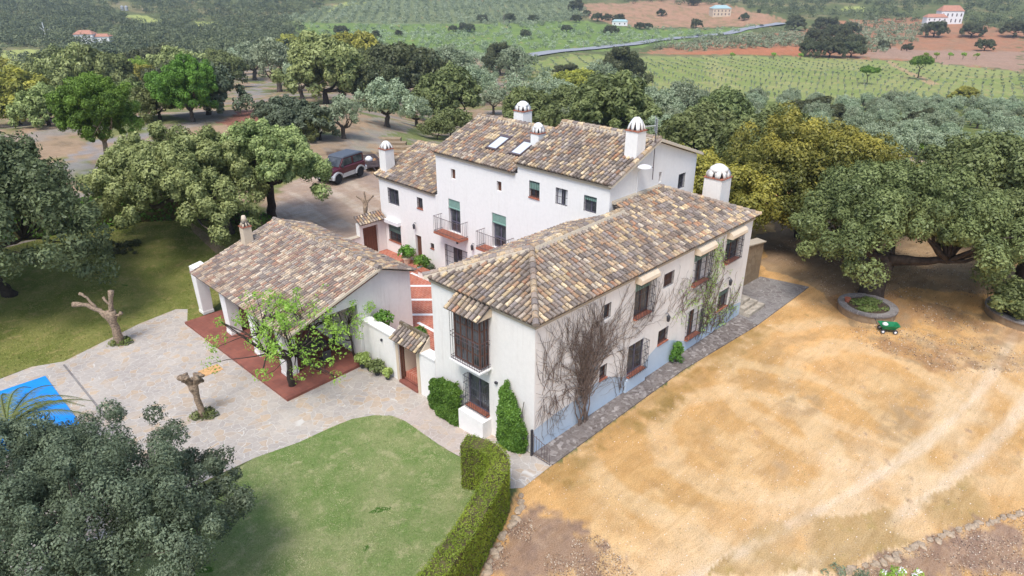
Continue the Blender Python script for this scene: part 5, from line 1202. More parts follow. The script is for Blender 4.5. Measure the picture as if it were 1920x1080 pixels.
def wall_climber(name, pl, poly, depth, label, mat, leaf=.075, n=5200):
    rg = np.random.default_rng(33); a0, a1 = min(p[0] for p in poly), max(p[0] for p in poly); z0, z1 = min(p[1] for p in poly), max(p[1] for p in poly)
    A = rg.uniform(a0-.1, a1+.1, n*3); Z = rg.uniform(z0-.05, z1+.1, n*3); wa = A+(fbm(A*4, Z*4, 2)-.5)*.35; wz = Z+(fbm(A*4, Z*4, 9)-.5)*.35
    k_ = inpoly(wa, wz, poly); A = A[k_]; Z = Z[k_]; D = depth*(1+(fbm(A*2.5, Z*2.5, 4)-.5)*.9)
    # taper at the outline so the plant is rounded
    E = np.zeros(len(A))
    for sh in (.1, .2, .3):
        for (u_, v2) in ((sh, 0), (-sh, 0), (0, sh), (0, -sh)): E += inpoly(A+u_, Z+v2, poly)
    D = D*(.25+.75*E/12)*rg.uniform(.75, 1.02, len(A))
    p = np.stack([-D, A, Z], 1) if pl.k == 'x' else np.stack([A, -D, Z], 1)
    q = np.tile([-1.0, 0, .35] if pl.k == 'x' else [0, -1.0, .35], (len(A), 1))
    base = np.array([0, (a0+a1)/2, z0] if pl.k == 'x' else [(a0+a1)/2, 0, z0])
    e = empty(name, tuple(base), label, 'climbing plant')
    V, F, K = surf_leaves(p, q, leaf, rg, 2, .03); crown_obj('foliage', (V-base, F, K), mat, e)
    mb = MB(); 
    for i in range(7):
        a_ = a0+(a1-a0)*rg.uniform(.3, .7); pts = []
        for j in range(6): f = j/5; pts.append(np.array(pl.pt(a_+(rg.uniform(-.1, .1)+(i-3)*.08*f*(a1-a0)), z0-.1+(z1-z0)*.85*f, -depth*.35)))
        mb.tube(pts, .02, 4)
    mb.build('stem', M['bark'], e); return e
wall_climber('climbing_shrub', X_, [(6.0, -.5), (6.0, .9), (5.7, 1.15), (4.6, 1.45), (4.05, 1.25), (3.98, -.75)], .55, 'clipped green climbing shrub left of the lower front window', L['ivy'], .06, 6500)
wall_climber('climbing_shrub', X_, [(1.75, -.25), (1.7, 1.4), (1.55, 2.6), (1.3, 2.95), (1.05, 2.6), (.5, 1.9), (.3, 1.3), (.3, .4), (.35, -.15)], .42, 'tall green climbing shrub at the corner of the wing', L['ivy'], .06, 6500)
# bare creeper on the long facade
def creeper():
    rg = np.random.default_rng(55); mb = MB(); gl = []
    def keep(a, z):
        for h in WR:
            if h[0]-.02 < a < h[1]+.02 and h[2] < z < h[3]+.25: return False
        return 0 < a < 16.6 and 0.02 < z < 5.72
    base = np.array([2.95, .05])
    for i in range(9):          # thick twisted stems
        pts = []; p = base+np.array([rg.uniform(-.3, .3), 0]); an = pi/2+rg.uniform(-.25, .25)
        for j in range(7): pts.append((p[0], -.10-.12*rg.uniform(.2, 1), p[1])); p = p+np.array([cos(an), sin(an)])*.28; an += rg.uniform(-.25, .25)
        mb.tube(pts, [.038-.004*j for j in range(7)], 5)
    def strand(p, an, L_, r0, depth, curl, level, dp=None):
        n = max(3, int(L_/.16)); pts = []; p = np.array(p, float)
        for j in range(n):
            if not keep(*p): break
            pts.append((p[0], -.025-.06*rg.uniform(0, 1)-(dp or 0)*(1-j/n), p[1])); an += rg.normal()*.16+curl
            p = p+np.array([cos(an), sin(an)])*.16
            if level < 3 and rg.uniform() < (.24 if level == 0 else .12): strand(p, an+rg.choice([-1, 1])*rg.uniform(.3, .8), L_*rg.uniform(.3, .6), r0*.6, depth, curl*rg.uniform(-1, 1), level+1)
        if len(pts) > 2: mb.tube(pts, [r0*(1-.75*j/len(pts)) for j in range(len(pts))], 3, False)
    for i in range(46):
        an = pi/2+rg.normal()*.55; strand(base+np.array([rg.uniform(-.35, .35), rg.uniform(.8, 1.9)]), an, rg.uniform(2.2, 5.6), .017, 0, -.012*np.sign(an-pi/2)*rg.uniform(-1, 1), 0, .1)
    for i in range(13): strand(base+np.array([rg.uniform(0, .6), rg.uniform(1.0, 2.2)]), pi/4+rg.normal()*.25, rg.uniform(4, 7.5), .018, 0, 0, 0, .1)
    for i in range(34): strand(np.array([rg.uniform(.2, 2.6), rg.uniform(1.6, 2.8)]), -pi/2+rg.normal()*.4, rg.uniform(1, 2.2), .013, 0, 0, 1)
    for i in range(50): strand(np.array([rg.uniform(.15, 6.4), rg.uniform(2.6, 3.6)]), pi/2+rg.normal()*.35, rg.uniform(1.6, 2.8), .013, 0, 0, 1)
    for i in range(12): strand(np.array([5.6+rg.uniform(-.2, .5), rg.uniform(.1, .5)]), pi/2+rg.normal()*.12, rg.uniform(2.5, 5), .014, 0, 0, 1)
    for i in range(22): strand(np.array([rg.uniform(6, 10), rg.uniform(3.0, 4.0)]), pi*.3+rg.normal()*.3, rg.uniform(1.5, 3.2), .011, 0, 0, 1)
    e = empty('bare_creeper', (2.95, -.1, .06), 'leafless brown creeper fanning up the corner of the long facade', 'climbing plant'); mb.build('stem', M['vinewood'], e)
    # second creeper, just coming into leaf
    mb2 = MB(); mb = mb2
    def st2(p, an, L_, r0, level=0):
        n = int(L_/.15); pts = []; p = np.array(p, float); leafy = level > 0 and rg.uniform() < .35
        for j in range(n):
            if not keep(*p): break
            pts.append((p[0], -.03-.05*rg.uniform(), p[1])); an += rg.normal()*.3; p = p+np.array([cos(an), sin(an)])*.15
            if leafy or rg.uniform() < .06: gl.append((p[0], -.07, p[1]))
            if level < 2 and rg.uniform() < .28: st2(p, an+rg.choice([-1, 1])*rg.uniform(.4, 1.1), L_*.5, r0*.65, level+1)
        if len(pts) > 2: mb2.tube(pts, r0, 3, False)
    for i in range(18): st2((13.2+rg.uniform(-.9, 1.0), rg.uniform(.1, 1.0)), pi/2+rg.normal()*.5, rg.uniform(2.5, 5.2), .016)
    for i in range(14): st2((rg.uniform(9.6, 12), rg.uniform(2.4, 3.4)), pi*.1+rg.normal()*.5, rg.uniform(1.5, 3), .012)
    for i in range(16): st2((rg.uniform(12.7, 16.3), rg.uniform(.1, .5)), pi*.45+rg.normal()*.6, rg.uniform(.8, 1.6), .014)
    for i in range(60): gl.append((13.2+rg.normal()*.3, -.08, 5.1+rg.normal()*.35))
    for i in range(34): f = rg.uniform(); gl.append((9.8+2.4*f+rg.normal()*.1, -.08, 2.35+1.0*sin(f*3)*.5+rg.normal()*.12))
    e = empty('budding_creeper', (13.2, -.1, .06), 'thin creeper with yellow green new leaves between the far caged windows', 'climbing plant'); mb2.build('stem', M['vinewood'], e)
    g = np.array(gl); g = g[(g[:, 0] > 9) & (g[:, 2] < 5.75)]; V, F, K = surf_leaves(g, np.tile([0, -1, .4], (len(g), 1)), .055, rg, 2, .07); crown_obj('foliage', (V-np.array([13.2, -.1, .06]), F, K), L['agave'], e)
creeper()
# ------------------------------------------------------------------ pollarded trees
def pollard(name, loc, spec, label, scale=1, knob=.13, base='grass'):
    e = empty(name, loc, label, 'tree'); mb = MB()
    for (pts, r0, r1) in spec:
        n = len(pts); P3 = []
        for i in range(n-1):
            for k_ in range(3): P3.append(np.array(pts[i])*(1-k_/3)+np.array(pts[i+1])*k_/3)
        P3.append(np.array(pts[-1])); m_ = len(P3)
        P3 = [np.array(loc)+(p+(np.array([rnd.uniform(-.03, .03) for _ in range(3)]) if 0 < i < m_-1 else 0))*scale for i, p in enumerate(P3)]
        rs = [(r0+(r1-r0)*i/(m_-1))*scale for i in range(m_)]; rs[-1] *= 1.7; rs[-2] *= 1.5; mb.tube(P3, rs, 8)
    mb.build('trunk', M['barklight'], e, smooth=True)
    rg = np.random.default_rng(3); V, F, K = leaves_np(np.array([[0, 0, .1], [.3, -.2, .1], [-.25, .2, .1], [.25, .25, .08]]), np.array([.4, .3, .3, .3]), 160, .09, rg, .6); crown_obj('foot_plants', (V, F, K), L['grass'] if base == 'grass' else L['holm'], e)
    return e
a_ = PZ(226, 645, G0); fr = lambda f, r_, u_: tuple(np.array([RT[0]*r_+HD[0]*f, RT[1]*r_+HD[1]*f, u_]))
pollard('pollarded_tree', tuple(a_), [([(0, 0, 0), fr(0, -.05, 1.0), fr(0, -.1, 1.95)], .24, .17), ([fr(0, -.1, 1.8), fr(.1, .05, 2.5), fr(.1, .2, 3.1)], .14, .09),
    ([fr(0, -.12, 1.3), fr(0, -.6, 2.0), fr(0, -1.2, 2.35), fr(0, -1.9, 2.35)], .15, .09), ([fr(0, -.75, 2.1), fr(.1, -1.1, 2.7), fr(.1, -1.5, 2.95)], .08, .05), ([fr(0, -.1, 1.7), fr(0, .35, 1.75), fr(0, .5, 1.9)], .08, .06), ([fr(0, .0, 2.3), fr(.1, -.3, 2.75)], .06, .04), ([fr(0, -.5, 1.9), fr(0, -.1, 1.85)], .1, .1)],
    'pale pollarded tree with stubby bare limbs at the edge of patio and back lawn', 1.0)
a_ = PZ(382, 782, G0)
pollard('pollarded_tree', tuple(a_), [([(0, 0, 0), fr(0, -.1, .9), fr(0, -.15, 1.75)], .15, .13)]+[([fr(0, -.15, 1.6), fr(.2*sin(k_*2.1), -.15+.28*cos(k_*1.3), 1.85+.1*(k_ % 3)), fr(.3*sin(k_*2.1), -.15+.42*cos(k_*1.3), 1.95+.16*(k_ % 3))], .09, .085) for k_ in range(13)],
    'short pollarded tree with a knobbly dark head in the middle of the patio', 1.0, base='bush')
a_ = PY(685, 412, 24.5)
pollard('pollarded_tree', (float(a_[0]), 24.5, .2), [([(0, 0, 0), fr(0, 0, 1.6), fr(0, .1, 2.6)], .12, .1)]+[([fr(0, .1, 2.5), fr(.1, .1+.3*sin(k_*1.4-2.8), 3.0), fr(.1, .1+.62*sin(k_*1.4-2.8), 3.2+.35*cos(k_*1.4-2.8))], .07, .035) for k_ in range(5)],
    'small bare pollarded tree sticking up behind the tiled yard gate', 1.0)
# ------------------------------------------------------------------ palm
pq = PZ(15, 800, 1.8); pl_ = (float(pq[0]), float(pq[1]), G0); palm = empty('palm_tree', pl_, 'palm tree with long arching fronds over the blue pool cover', 'palm tree')
mb = MB(); mb.tube([(pl_[0], pl_[1], G0-.1), (pl_[0]+.05, pl_[1], .8), (pl_[0], pl_[1], 1.7)], [.34, .28, .3], 10); mb.build('trunk', M['bark'], palm)
rg = np.random.default_rng(8)
for k_ in range(22):
    an = 2*pi*k_/22+rg.uniform(-.12, .12); el = rg.uniform(.15, 1.15); Lf = rg.uniform(2.9, 3.7); mb = MB(); pts = []
    for j in range(13):
        f = j/12; r_ = Lf*f*cos(el*(1-f*.45)); z_ = 1.8+Lf*f*sin(el)*(1-.62*f)-1.0*f**2.4
        pts.append(np.array([pl_[0]+cos(an)*r_, pl_[1]+sin(an)*r_, z_]))
    mb.col = (.5, .5, .5); mb.tube(pts, [.03-.002*j for j in range(13)], 4)
    for j in range(8, 96):
        f = j/96*12; i = min(int(f), 11); p = pts[i]+(pts[i+1]-pts[i])*(f-i); t = (pts[i+1]-pts[i]); t /= np.linalg.norm(t); s_ = np.cross(t, [0, 0, 1.0]); s_ /= np.linalg.norm(s_)+1e-9
        ll = .42*sin(pi*min(1, (j/96)**.7*.93+.05))+.06
        for sg in (-1, 1):
            q = rg.uniform(.2, .9); mb.col = (q, q, q); d_ = s_*sg*.75+t*.6+np.array([0, 0, -.25+rg.uniform(-.15, .15)]); d_ /= np.linalg.norm(d_); w_ = t*.016
            mb.add([p-w_, p+w_, p+d_*ll], [(0, 1, 2)])
    mb.build('frond', L['palm'], palm)
# ------------------------------------------------------------------ planters, pots, garden cart
def ring_planter(cx, cy, r, label, h=.45):
    e = empty('round_planter', (cx, cy, 0), label, 'planter')
    mb = MB(); mb.lathe([(r, -.25), (r, h-.05)], (cx, cy, 0), 40); mb.build('planter_wall', M['rubble'], e)
    mb = MB(); k_ = 40; vs = []
    for (rr, z) in ((r+.06, h-.05), (r+.06, h+.03), (r-.38, h+.03), (r-.38, h-.12)):
        for j in range(k_): q = 2*pi*j/k_; vs.append((cx+rr*cos(q), cy+rr*sin(q), z))
    mb.add(vs, [(i*k_+j, i*k_+(j+1) % k_, (i+1)*k_+(j+1) % k_, (i+1)*k_+j) for i in range(3) for j in range(k_)]); mb.build('rim', M['flaggrey'], e)
    mb = MB(); mb.lathe([(r-.3, h-.1), (r-.3, h-.045)], (cx, cy, 0), 30); mb.build('soil', M['soilm'], e)
    rg = np.random.default_rng(int(cx*7) % 97); c = np.array([[(r-.6)*sqrt(rg.uniform())*cos(q), (r-.6)*sqrt(rg.uniform())*sin(q), h+.02] for q in rg.uniform(0, 6.3, 40)])
    V, F, K = leaves_np(c, np.full(40, .25), 50, .08, rg, .5); crown_obj('ground_plants', (V, F, K), L['grass'], e)
rpx = PZ(1627, 572, .45); ring_planter(float(rpx[0]), float(rpx[1]), 1.5, 'round stone planter ring around the big leaning oak')
rp2 = PZ(1900, 590, .45); ring_planter(float(rp2[0])+1.2, float(rp2[1])-.6, 2.1, 'second round stone planter ring cut by the right edge')
t = put('bush', 1900, 600, 130, 'dense dark shrub growing in the second stone planter'); 
def pot(x, y, z, r, h, label, mat, plant=None, pr=.4, leaf=.08, name='flower_pot', n=12, nl=60, mat2='terra'):
    e = empty(name, (x, y, z), label, 'potted plant' if plant else 'flower pot')
    mb = MB(); mb.lathe([(r*.7, 0), (r, h*.85), (r*1.1, h*.86), (r*1.1, h), (r*.9, h), (r*.88, h-.04)], (x, y, z), 14); mb.build('pot', mat, e)
    if plant:
        rg = np.random.default_rng(int(abs(x*31+y*17))); c = rg.normal(size=(n, 3)); c /= np.linalg.norm(c, axis=1)[:, None]; c[:, 2] = abs(c[:, 2]); c = c*pr*.6+np.array([0, 0, h+pr*.35])
        V, F, K = leaves_np(c, np.full(n, pr*.45), nl, leaf, rg); crown_obj('plant', (V, F, K), L[plant], e)
    return e
q = PZ(1588, 566, .47); pot(float(q[0]), float(q[1]), .47, .16, .26, 'terracotta pot on the rim of the oak planter', M['terra'])
q = PX(763, 496, 8.6); pot(8.55, float(q[1])-.1, .06, .26, .4, 'pale pot with a leafy hydrangea left of the brown house door', M['cream'], 'ivy', .62, .13)
q = PX(793, 500, 8.4); pot(8.35, float(q[1])+.1, .06, .24, .3, 'bushy potted plant right of the brown house door', M['whiteplain'], 'ivy', .6, .13)
q = PX(811, 499, 8.6); pot(8.6, float(q[1])+.2, .06, .16, .25, 'small conical potted plant near the tiny window', M['potblack'], 'grey', .3, .08)
q = PZ(775, 612, 1.9); pot(.9, 8.3, 1.0, .25, .6, 'leafy plant in a clay pot just behind the gateway roof', M['terra'], 'ivy', .5, .12)
pot(.8, 11.0, 1.0, .25, .5, 'trailing green plant behind the low white entrance wall', M['terra'], 'ivy', .55, .11)
for (px, py, r, h, lb, pk, pr) in ((727, 708, .13, .24, 'small black pot with pale spiky succulent beside the gateway', 'agave', .28), (708, 700, .16, .28, 'dark leaved shrub in a black pot by the entrance wall', 'holm', .42), (681, 686, .18, .3, 'bright green potted plant at the corner of the terrace', 'agave', .42), (693, 692, .1, .16, 'little weedy pot between the larger pots at the wall', 'grass', .2)):
    q = PZ(px, py+3, G0); pot(float(q[0]), float(q[1]), G0+.01, r, h, lb, M['potblack'], pk, pr, .09)
# stone bench with terracotta top in the courtyard
q = PX(797, 503, 7.9); mb = MB(); mb.box(7.7, q[1]-.9, .05, 8.1, q[1]+.5, .48); bn = empty('courtyard_bench', (7.9, float(q[1]), .05), 'white masonry bench with terracotta top in the courtyard', 'bench'); mb.build('base', M['white'], bn)
mb = MB(); mb.box(7.64, q[1]-.96, .483, 8.16, q[1]+.56, .55); mb.build('seat', M['terra'], bn)
# shrub by the walkway and little ground plants
q = aq = PZ(1270, 680, .06); bsh = empty('evergreen_shrub', (float(q[0]), -.28, .06), 'small bright evergreen shrub at the foot of the blue plinth', 'shrub')
c = np.array([[rg.uniform(-.5, .5)*(1-z_/1.1), rg.uniform(-.25, .2)*(1-z_/1.2), .1+z_] for z_ in rg.uniform(0, .95, 26)]); V, F, K = leaves_np(c, np.full(26, .17), 110, .06, rg); crown_obj('foliage', (V, F, K), L['ivy'], bsh)
mb = MB(); mb.tube([(q[0], -.28, .05), (q[0], -.28, .8)], .03, 5); mb.build('stem', M['bark'], bsh)
# small iron gate at the corner
ig = empty('iron_gate', (-.1, 0, 0), 'low rusty iron gate standing open at the corner of the wing', 'gate')
mb = MB(); mb.box(-.17, -.06, .0, -.09, .02, 1.25)
mb.build('post', M['iron'], ig); mb = MB()
for i in range(7): y = -.12-.14*i; mb.tube([(-.12, y, .07), (-.12, y, 1.12-.05*i)], .012, 4)
mb.tube([(-.12, -.05, .1), (-.12, -1.0, .1)], .016, 4); mb.tube([(-.12, -.05, 1.05), (-.12, -1.0, .78)], .016, 4); mb.build('gate_leaf', M['iron2'], ig)
# green cart
ca = PZ(1663, 622, 0); cart = empty('garden_cart', (float(ca[0]), float(ca[1]), 0), 'green plastic garden cart with white sack, parked before the planter', 'cart', None, radians(-55)); cart.scale = (.74, .74, .74)
def lb(mb, o, name, mat, smooth=False):
    q = mb.build(name, mat, None, (0, 0, 0), smooth); q.parent = o; return q
M['cartgreen'] = simple('green_plastic', (.02, .22, .09), .4, .1)
mb = MB(); 
vs = []
for (a, b, z) in ((.42, .24, .30), (.62, .36, .60), (.66, .40, .61), (.66, .40, .65), (.60, .34, .65), (.40, .22, .36)): vs += [(-a, -b, z), (a, -b, z), (a*1.08, 0, z+.0), (a, b, z), (-a, b, z)]
mb.add(vs, [(i*5+j, i*5+(j+1) % 5, (i+1)*5+(j+1) % 5, (i+1)*5+j) for i in range(5) for j in range(5)]+[(25, 26, 27, 28, 29), (4, 3, 2, 1, 0)]); lb(mb, cart, 'tray', M['cartgreen'])
for x in (-.42, .42):
    mb = MB(); mb.tube([(x, -.38, .16), (x, .38, .16)], .02, 5); mb.tube([(x, 0, .16), (x, 0, .32)], .03, 4); lb(mb, cart, 'axle', M['iron'])
    for y in (-.40, .34):
        mb = MB(); mb.lathe([(.09, .0), (.16, .0), (.17, .03), (.16, .07), (.09, .07)], (x, y, .17), 16, 'y'); wh = lb(mb, cart, 'wheel', M['potblack'])
        mb = MB(); mb.lathe([(.088, -.005), (.02, -.01), (.02, .08), (.088, .075)], (x, y, .17), 12, 'y'); q = mb.build('rim', M['whiteplain'], None, (0, 0, 0)); q.parent = wh
mb = MB(); mb.tube([(-.62, 0, .25), (-1.0, 0, .95)], .018, 5); mb.tube([(-.98, -.12, 1.02), (-1.0, -.1, .92), (-1.0, .1, .92), (-.98, .12, 1.02), (-1.04, 0, 1.06), (-.98, -.12, 1.02)], .015, 5); lb(mb, cart, 'handle', M['iron'])
mb = MB(); mb.lathe([(.04, 0), (.14, .05), (.16, .13), (.08, .2), (.02, .22)], (0, 0, 0), 9); sk = lb(mb, empty('white_sack', (float(ca[0])-.1, float(ca[1])+.15, .34), 'white sack lying in the green cart', 'sack'), 'bag', M['whiteplain'], True)
# ------------------------------------------------------------------ car, trailer, woodpile, steps, person
f_ = P(637, 333); r_ = P(677, 322); dxy = (f_-r_)[:2]; wb = np.linalg.norm(dxy); hd = dxy/wb; lf_ = np.array([-hd[1], hd[0]]); cen = P(640, 335)[:2]; cs = wb/2.25
car = empty('parked_car', (float(cen[0]), float(cen[1]), float(terrain(*cen))), 'maroon and silver three door off road car parked by the woodpile', 'car', None, atan2(hd[1], hd[0])); car.scale = (cs, cs, cs)
M['maroon'] = NT('maroon_paint').bsdf((.085, .012, .022), .25, spec=.6); M['silver'] = NT('silver_paint').bsdf((.50, .51, .53), .3, metal=.35, spec=.6); M['softtop'] = simple('dark_blue_grey_roof', (.09, .105, .13), .6, .1)
M['rubber'] = simple('black_rubber', (.02, .02, .022), .8, .1); M['lampglass'] = NT('headlight_glass').bsdf((.7, .72, .74), .1, spec=.8); M['redlamp'] = NT('red_lamp').bsdf((.5, .02, .02), .2)
def loft(mb, secs):
    n = len(secs[0][1]); vs = []
    for x, pr in secs: vs += [(x, y, z) for y, z in pr]
    mb.add(vs, [(i*n+j, i*n+(j+1) % n, (i+1)*n+(j+1) % n, (i+1)*n+j) for i in range(len(secs)-1) for j in range(n)]+[tuple(range(n-1, -1, -1)), tuple((len(secs)-1)*n+j for j in range(n))])
def prof(w_, z0, z1, b=.05): return [(-w_, z0), (-w_, z1-b), (-w_+b, z1), (w_-b, z1), (w_, z1-b), (w_, z0)]
mb = MB(); loft(mb, [(-1.72, prof(.74, .66, 1.02)), (-1.66, prof(.78, .62, 1.04)), (.62, prof(.79, .62, 1.05)), (.75, prof(.77, .62, 1.03)), (1.55, prof(.70, .62, .93)), (1.68, prof(.66, .64, .84))]); body = lb(mb, car, 'body', M['maroon'])
mb = MB(); loft(mb, [(-.55, prof(.79, .34, .625, .01)), (.55, prof(.79, .34, .625, .01))])
for x in (-1.12, 1.12):
    for sg in (-1, 1):
        k_ = 9
        for i in range(k_):
            a0, a1 = pi*i/k_, pi*(i+1)/k_; pts = []
            for (rr, y) in ((.40, .70), (.52, .70), (.50, .86), (.40, .86)):
                for a in (a0, a1): pts.append((x+rr*cos(a), sg*y, .36+rr*sin(a)*.92))
            mb.add(pts, [(0, 1, 3, 2), (2, 3, 5, 4), (4, 5, 7, 6), (6, 7, 1, 0)])
lb(mb, car, 'sill_cladding', M['silver'])
for x0, x1, nm in ((1.5, 1.80, 'front_bumper'), (-1.84, -1.6, 'rear_bumper')):
    mb = MB(); loft(mb, [(x0, prof(.80, .36, .66, .06)), (x1, prof(.66, .42, .62, .06))]); lb(mb, car, nm, M['silver'])
mb = MB(); loft(mb, [(-1.68, prof(.66, 1.0, 1.50, .02)), (-1.6, prof(.67, 1.0, 1.60, .05)), (.28, prof(.66, 1.0, 1.62, .05)), (.36, prof(.66, 1.0, 1.58, .04)), (.80, prof(.70, 1.0, 1.04, .01))]); cab = lb(mb, car, 'cabin', M['maroon'])
mb = MB(); loft(mb, [(-1.69, prof(.65, 1.52, 1.63, .05)), (-1.5, prof(.67, 1.58, 1.70, .06)), (.24, prof(.66, 1.58, 1.69, .06)), (.40, prof(.63, 1.56, 1.62, .04))]); lb(mb, car, 'roof', M['softtop'])
mb = MB(); mb.add([(.395, -.58, 1.545), (.395, .58, 1.545), (.785, .62, 1.07), (.785, -.62, 1.07), (.42, -.58, 1.56), (.42, .58, 1.56), (.82, .62, 1.08), (.82, -.62, 1.08)], [(0, 1, 2, 3), (7, 6, 5, 4), (0, 4, 5, 1), (2, 6, 7, 3), (1, 5, 6, 2), (3, 7, 4, 0)]); lb(mb, car, 'windscreen', M['glass'])
for sg in (-1, 1):
    for (xa, xb, xc) in ((-.42, .28, .62), (-1.5, -.62, -.62)):
        y0, y1 = sg*.715, sg*.675; mb = MB(); mb.add([(xa, y0, 1.10), (xc, y0, 1.10), (xb, y1, 1.52), (xa, y1, 1.52), (xa, y0-sg*.02, 1.10), (xc, y0-sg*.02, 1.10), (xb, y1-sg*.02, 1.52), (xa, y1-sg*.02, 1.52)], [(0, 1, 2, 3), (7, 6, 5, 4), (0, 4, 5, 1), (1, 5, 6, 2), (2, 6, 7, 3), (3, 7, 4, 0)]); lb(mb, car, 'side_window', M['glass'])
    mb = MB(); mb.lathe([(.11, 0), (.10, .04)], (1.66, sg*.50, .75), 10, 'x'); lb(mb, car, 'headlight', M['lampglass'])
    mb = MB(); mb.box(-1.75, sg*.66-.06, .7, -1.72, sg*.66+.06, .95); lb(mb, car, 'tail_light', M['redlamp'])
    mb = MB(); mb.box(.55, sg*.80-.07, 1.06, .68, sg*.80+.07, 1.2); lb(mb, car, 'wing_mirror', M['potblack'])
    for x in (-1.12, 1.12):
        mb = MB(); mb.lathe([(.22, -.1), (.33, -.1), (.36, -.06), (.36, .06), (.33, .1), (.22, .1)], (x, sg*.72, .36), 20, 'y'); wh = lb(mb, car, 'wheel', M['rubber'])
        mb = MB(); mb.lathe([(.215, -.095), (.13, -.07), (.05, -.10), (.05, .10), (.13, .07), (.215, .095)], (x, sg*.72, .36), 12, 'y'); q = mb.build('rim', M['silver'], None, (0, 0, 0)); q.parent = wh
mb = MB(); mb.box(1.681, -.40, .67, 1.70, .40, .82); lb(mb, car, 'grille', M['potblack']); mb = MB(); mb.lathe([(.34, -.10), (.34, .1), (.2, .12)], (-1.80, 0, .98), 18, 'x'); lb(mb, car, 'spare_wheel', M['rubber'])
tp = P(700, 318); tr_ = empty('car_trailer', (float(tp[0]), float(tp[1])+.4, float(tp[2])), 'dark slatted trailer carrying a white bag behind the house chimney', 'trailer', None, atan2(hd[1], hd[0])+.9)
mb = MB()
for sg in (-1, 1):
    for i in range(4): mb.box(-1.3, sg*.72-.02, .5+.15*i, 1.3, sg*.72+.02, .62+.15*i); mb.box(sg*1.3-.02, -.7, .5+.15*i, sg*1.3+.02, .7, .62+.15*i)
    for x in (-1.28, 0, 1.28): mb.box(x-.03, sg*.75-.02, .45, x+.03, sg*.75+.02, 1.1)
mb.box(-1.3, -.7, .44, 1.3, .7, .49); lb(mb, tr_, 'slatted_box', M['iron2'])
for sg in (-1, 1): mb = MB(); mb.lathe([(.1, -.08), (.28, -.08), (.3, 0), (.28, .08), (.1, .08)], (0, sg*.84, .3), 14, 'y'); lb(mb, tr_, 'wheel', M['rubber'])
mb = MB(); mb.tube([(1.3, 0, .45), (2.3, 0, .4)], .04, 5); lb(mb, tr_, 'drawbar', M['iron2'])
mb = MB(); mb.lathe([(.15, 0), (.34, .1), (.36, .3), (.18, .5), (.04, .54)], (0, 0, 0), 10); bg_ = empty('white_bag', (float(tp[0])-.2, float(tp[1])+.3, float(tp[2])+.75), 'white bag lying on the dark slatted trailer', 'bag'); lb(mb, bg_, 'sack', M['whiteplain'], True)
M['log'] = simple('cut_log_wood', (.38, .22, .12), .9, .4, 6, .6)
wp = P(745, 318); wpe = empty('woodpile', (float(wp[0]), float(wp[1]), float(wp[2])), 'untidy pile of brown cut logs between trailer and timber steps', 'woodpile')
mb = MB()
for i in range(240):
    a = rnd.uniform(-4.2, 1.6); hgt = max(.2, 1.5-abs(a+.2)*.28); z = rnd.uniform(0, hgt); b = rnd.uniform(-.7, .7)*(1-z*.3); an = rnd.uniform(-.9, .9)+.5; l_ = rnd.uniform(.3, .7); q = rnd.uniform(.6, 1.2)
    c = np.array(wp)+RT*a+np.array([HD[0], HD[1], 0])*b+np.array([0, 0, z+.08]); d_ = np.array([cos(an), sin(an), rnd.uniform(-.15, .25)])*l_/2; mb.tube([c-d_, c+d_], rnd.uniform(.05, .11), 6)
lb(mb, wpe, 'logs', M['log']).location = (-wp[0], -wp[1], -wp[2])
ste = empty('timber_steps', tuple(map(float, P(745, 288))), 'flight of wide timber edged steps cut into the bank behind the woodpile', 'steps')
for i, (x, y) in enumerate(((757, 296), (752, 287), (745, 278), (737, 270), (728, 262))):
    c = P(x, y); z = c[2]+.12; r2 = RT[:2]*1.5; h2 = HD[:2]*.55; mb = MB(); pts = [(c[0]-r2[0]-h2[0], c[1]-r2[1]-h2[1]), (c[0]+r2[0]-h2[0], c[1]+r2[1]-h2[1]), (c[0]+r2[0]+h2[0], c[1]+r2[1]+h2[1]), (c[0]-r2[0]+h2[0], c[1]-r2[1]+h2[1])]
    mb.prism(pts, z-.5, z+.1); mb.build('step', M['rubble'], ste)
# person
pp_ = P(873, 238); per = empty('person', tuple(map(float, pp_)), 'person in white shirt and dark trousers looking down at their hands', 'person', None, atan2(CAM[1]-pp_[1], CAM[0]-pp_[0]))
SK = NT('skin').bsdf((.45, .27, .19), .6); HAIR = simple('dark_hair', (.03, .022, .018), .7); TROU = simple('dark_trousers', (.03, .035, .05), .8)
def skin_mesh(name, V, E, R_, mat, parent, lv=2):
    me = bpy.data.meshes.new(name); me.from_pydata(V, E, []); o = bpy.data.objects.new(name, me); COL.objects.link(o); o.parent = parent
    md = o.modifiers.new('skin', 'SKIN'); md.use_smooth_shade = True
    lay = me.skin_vertices[0] if me.skin_vertices else None
    if lay is None:
        at_ = me.attributes.new  # skin layer is created with the modifier through bmesh
        import bmesh
        bm = bmesh.new(); bm.from_mesh(me); l_ = bm.verts.layers.skin.verify()
        for i, v in enumerate(bm.verts): v[l_].radius = (R_[i][0], R_[i][1]) if hasattr(R_[i], '__len__') else (R_[i], R_[i]); v[l_].use_root = i == 0
        bm.to_mesh(me); bm.free()
    else:
        for i, v in enumerate(lay.data): v.radius = (R_[i], R_[i]) if not hasattr(R_[i], '__len__') else R_[i]; v.use_root = i == 0
    s_ = o.modifiers.new('sub', 'SUBSURF'); s_.levels = lv; s_.render_levels = lv; me.materials.append(mat); return o
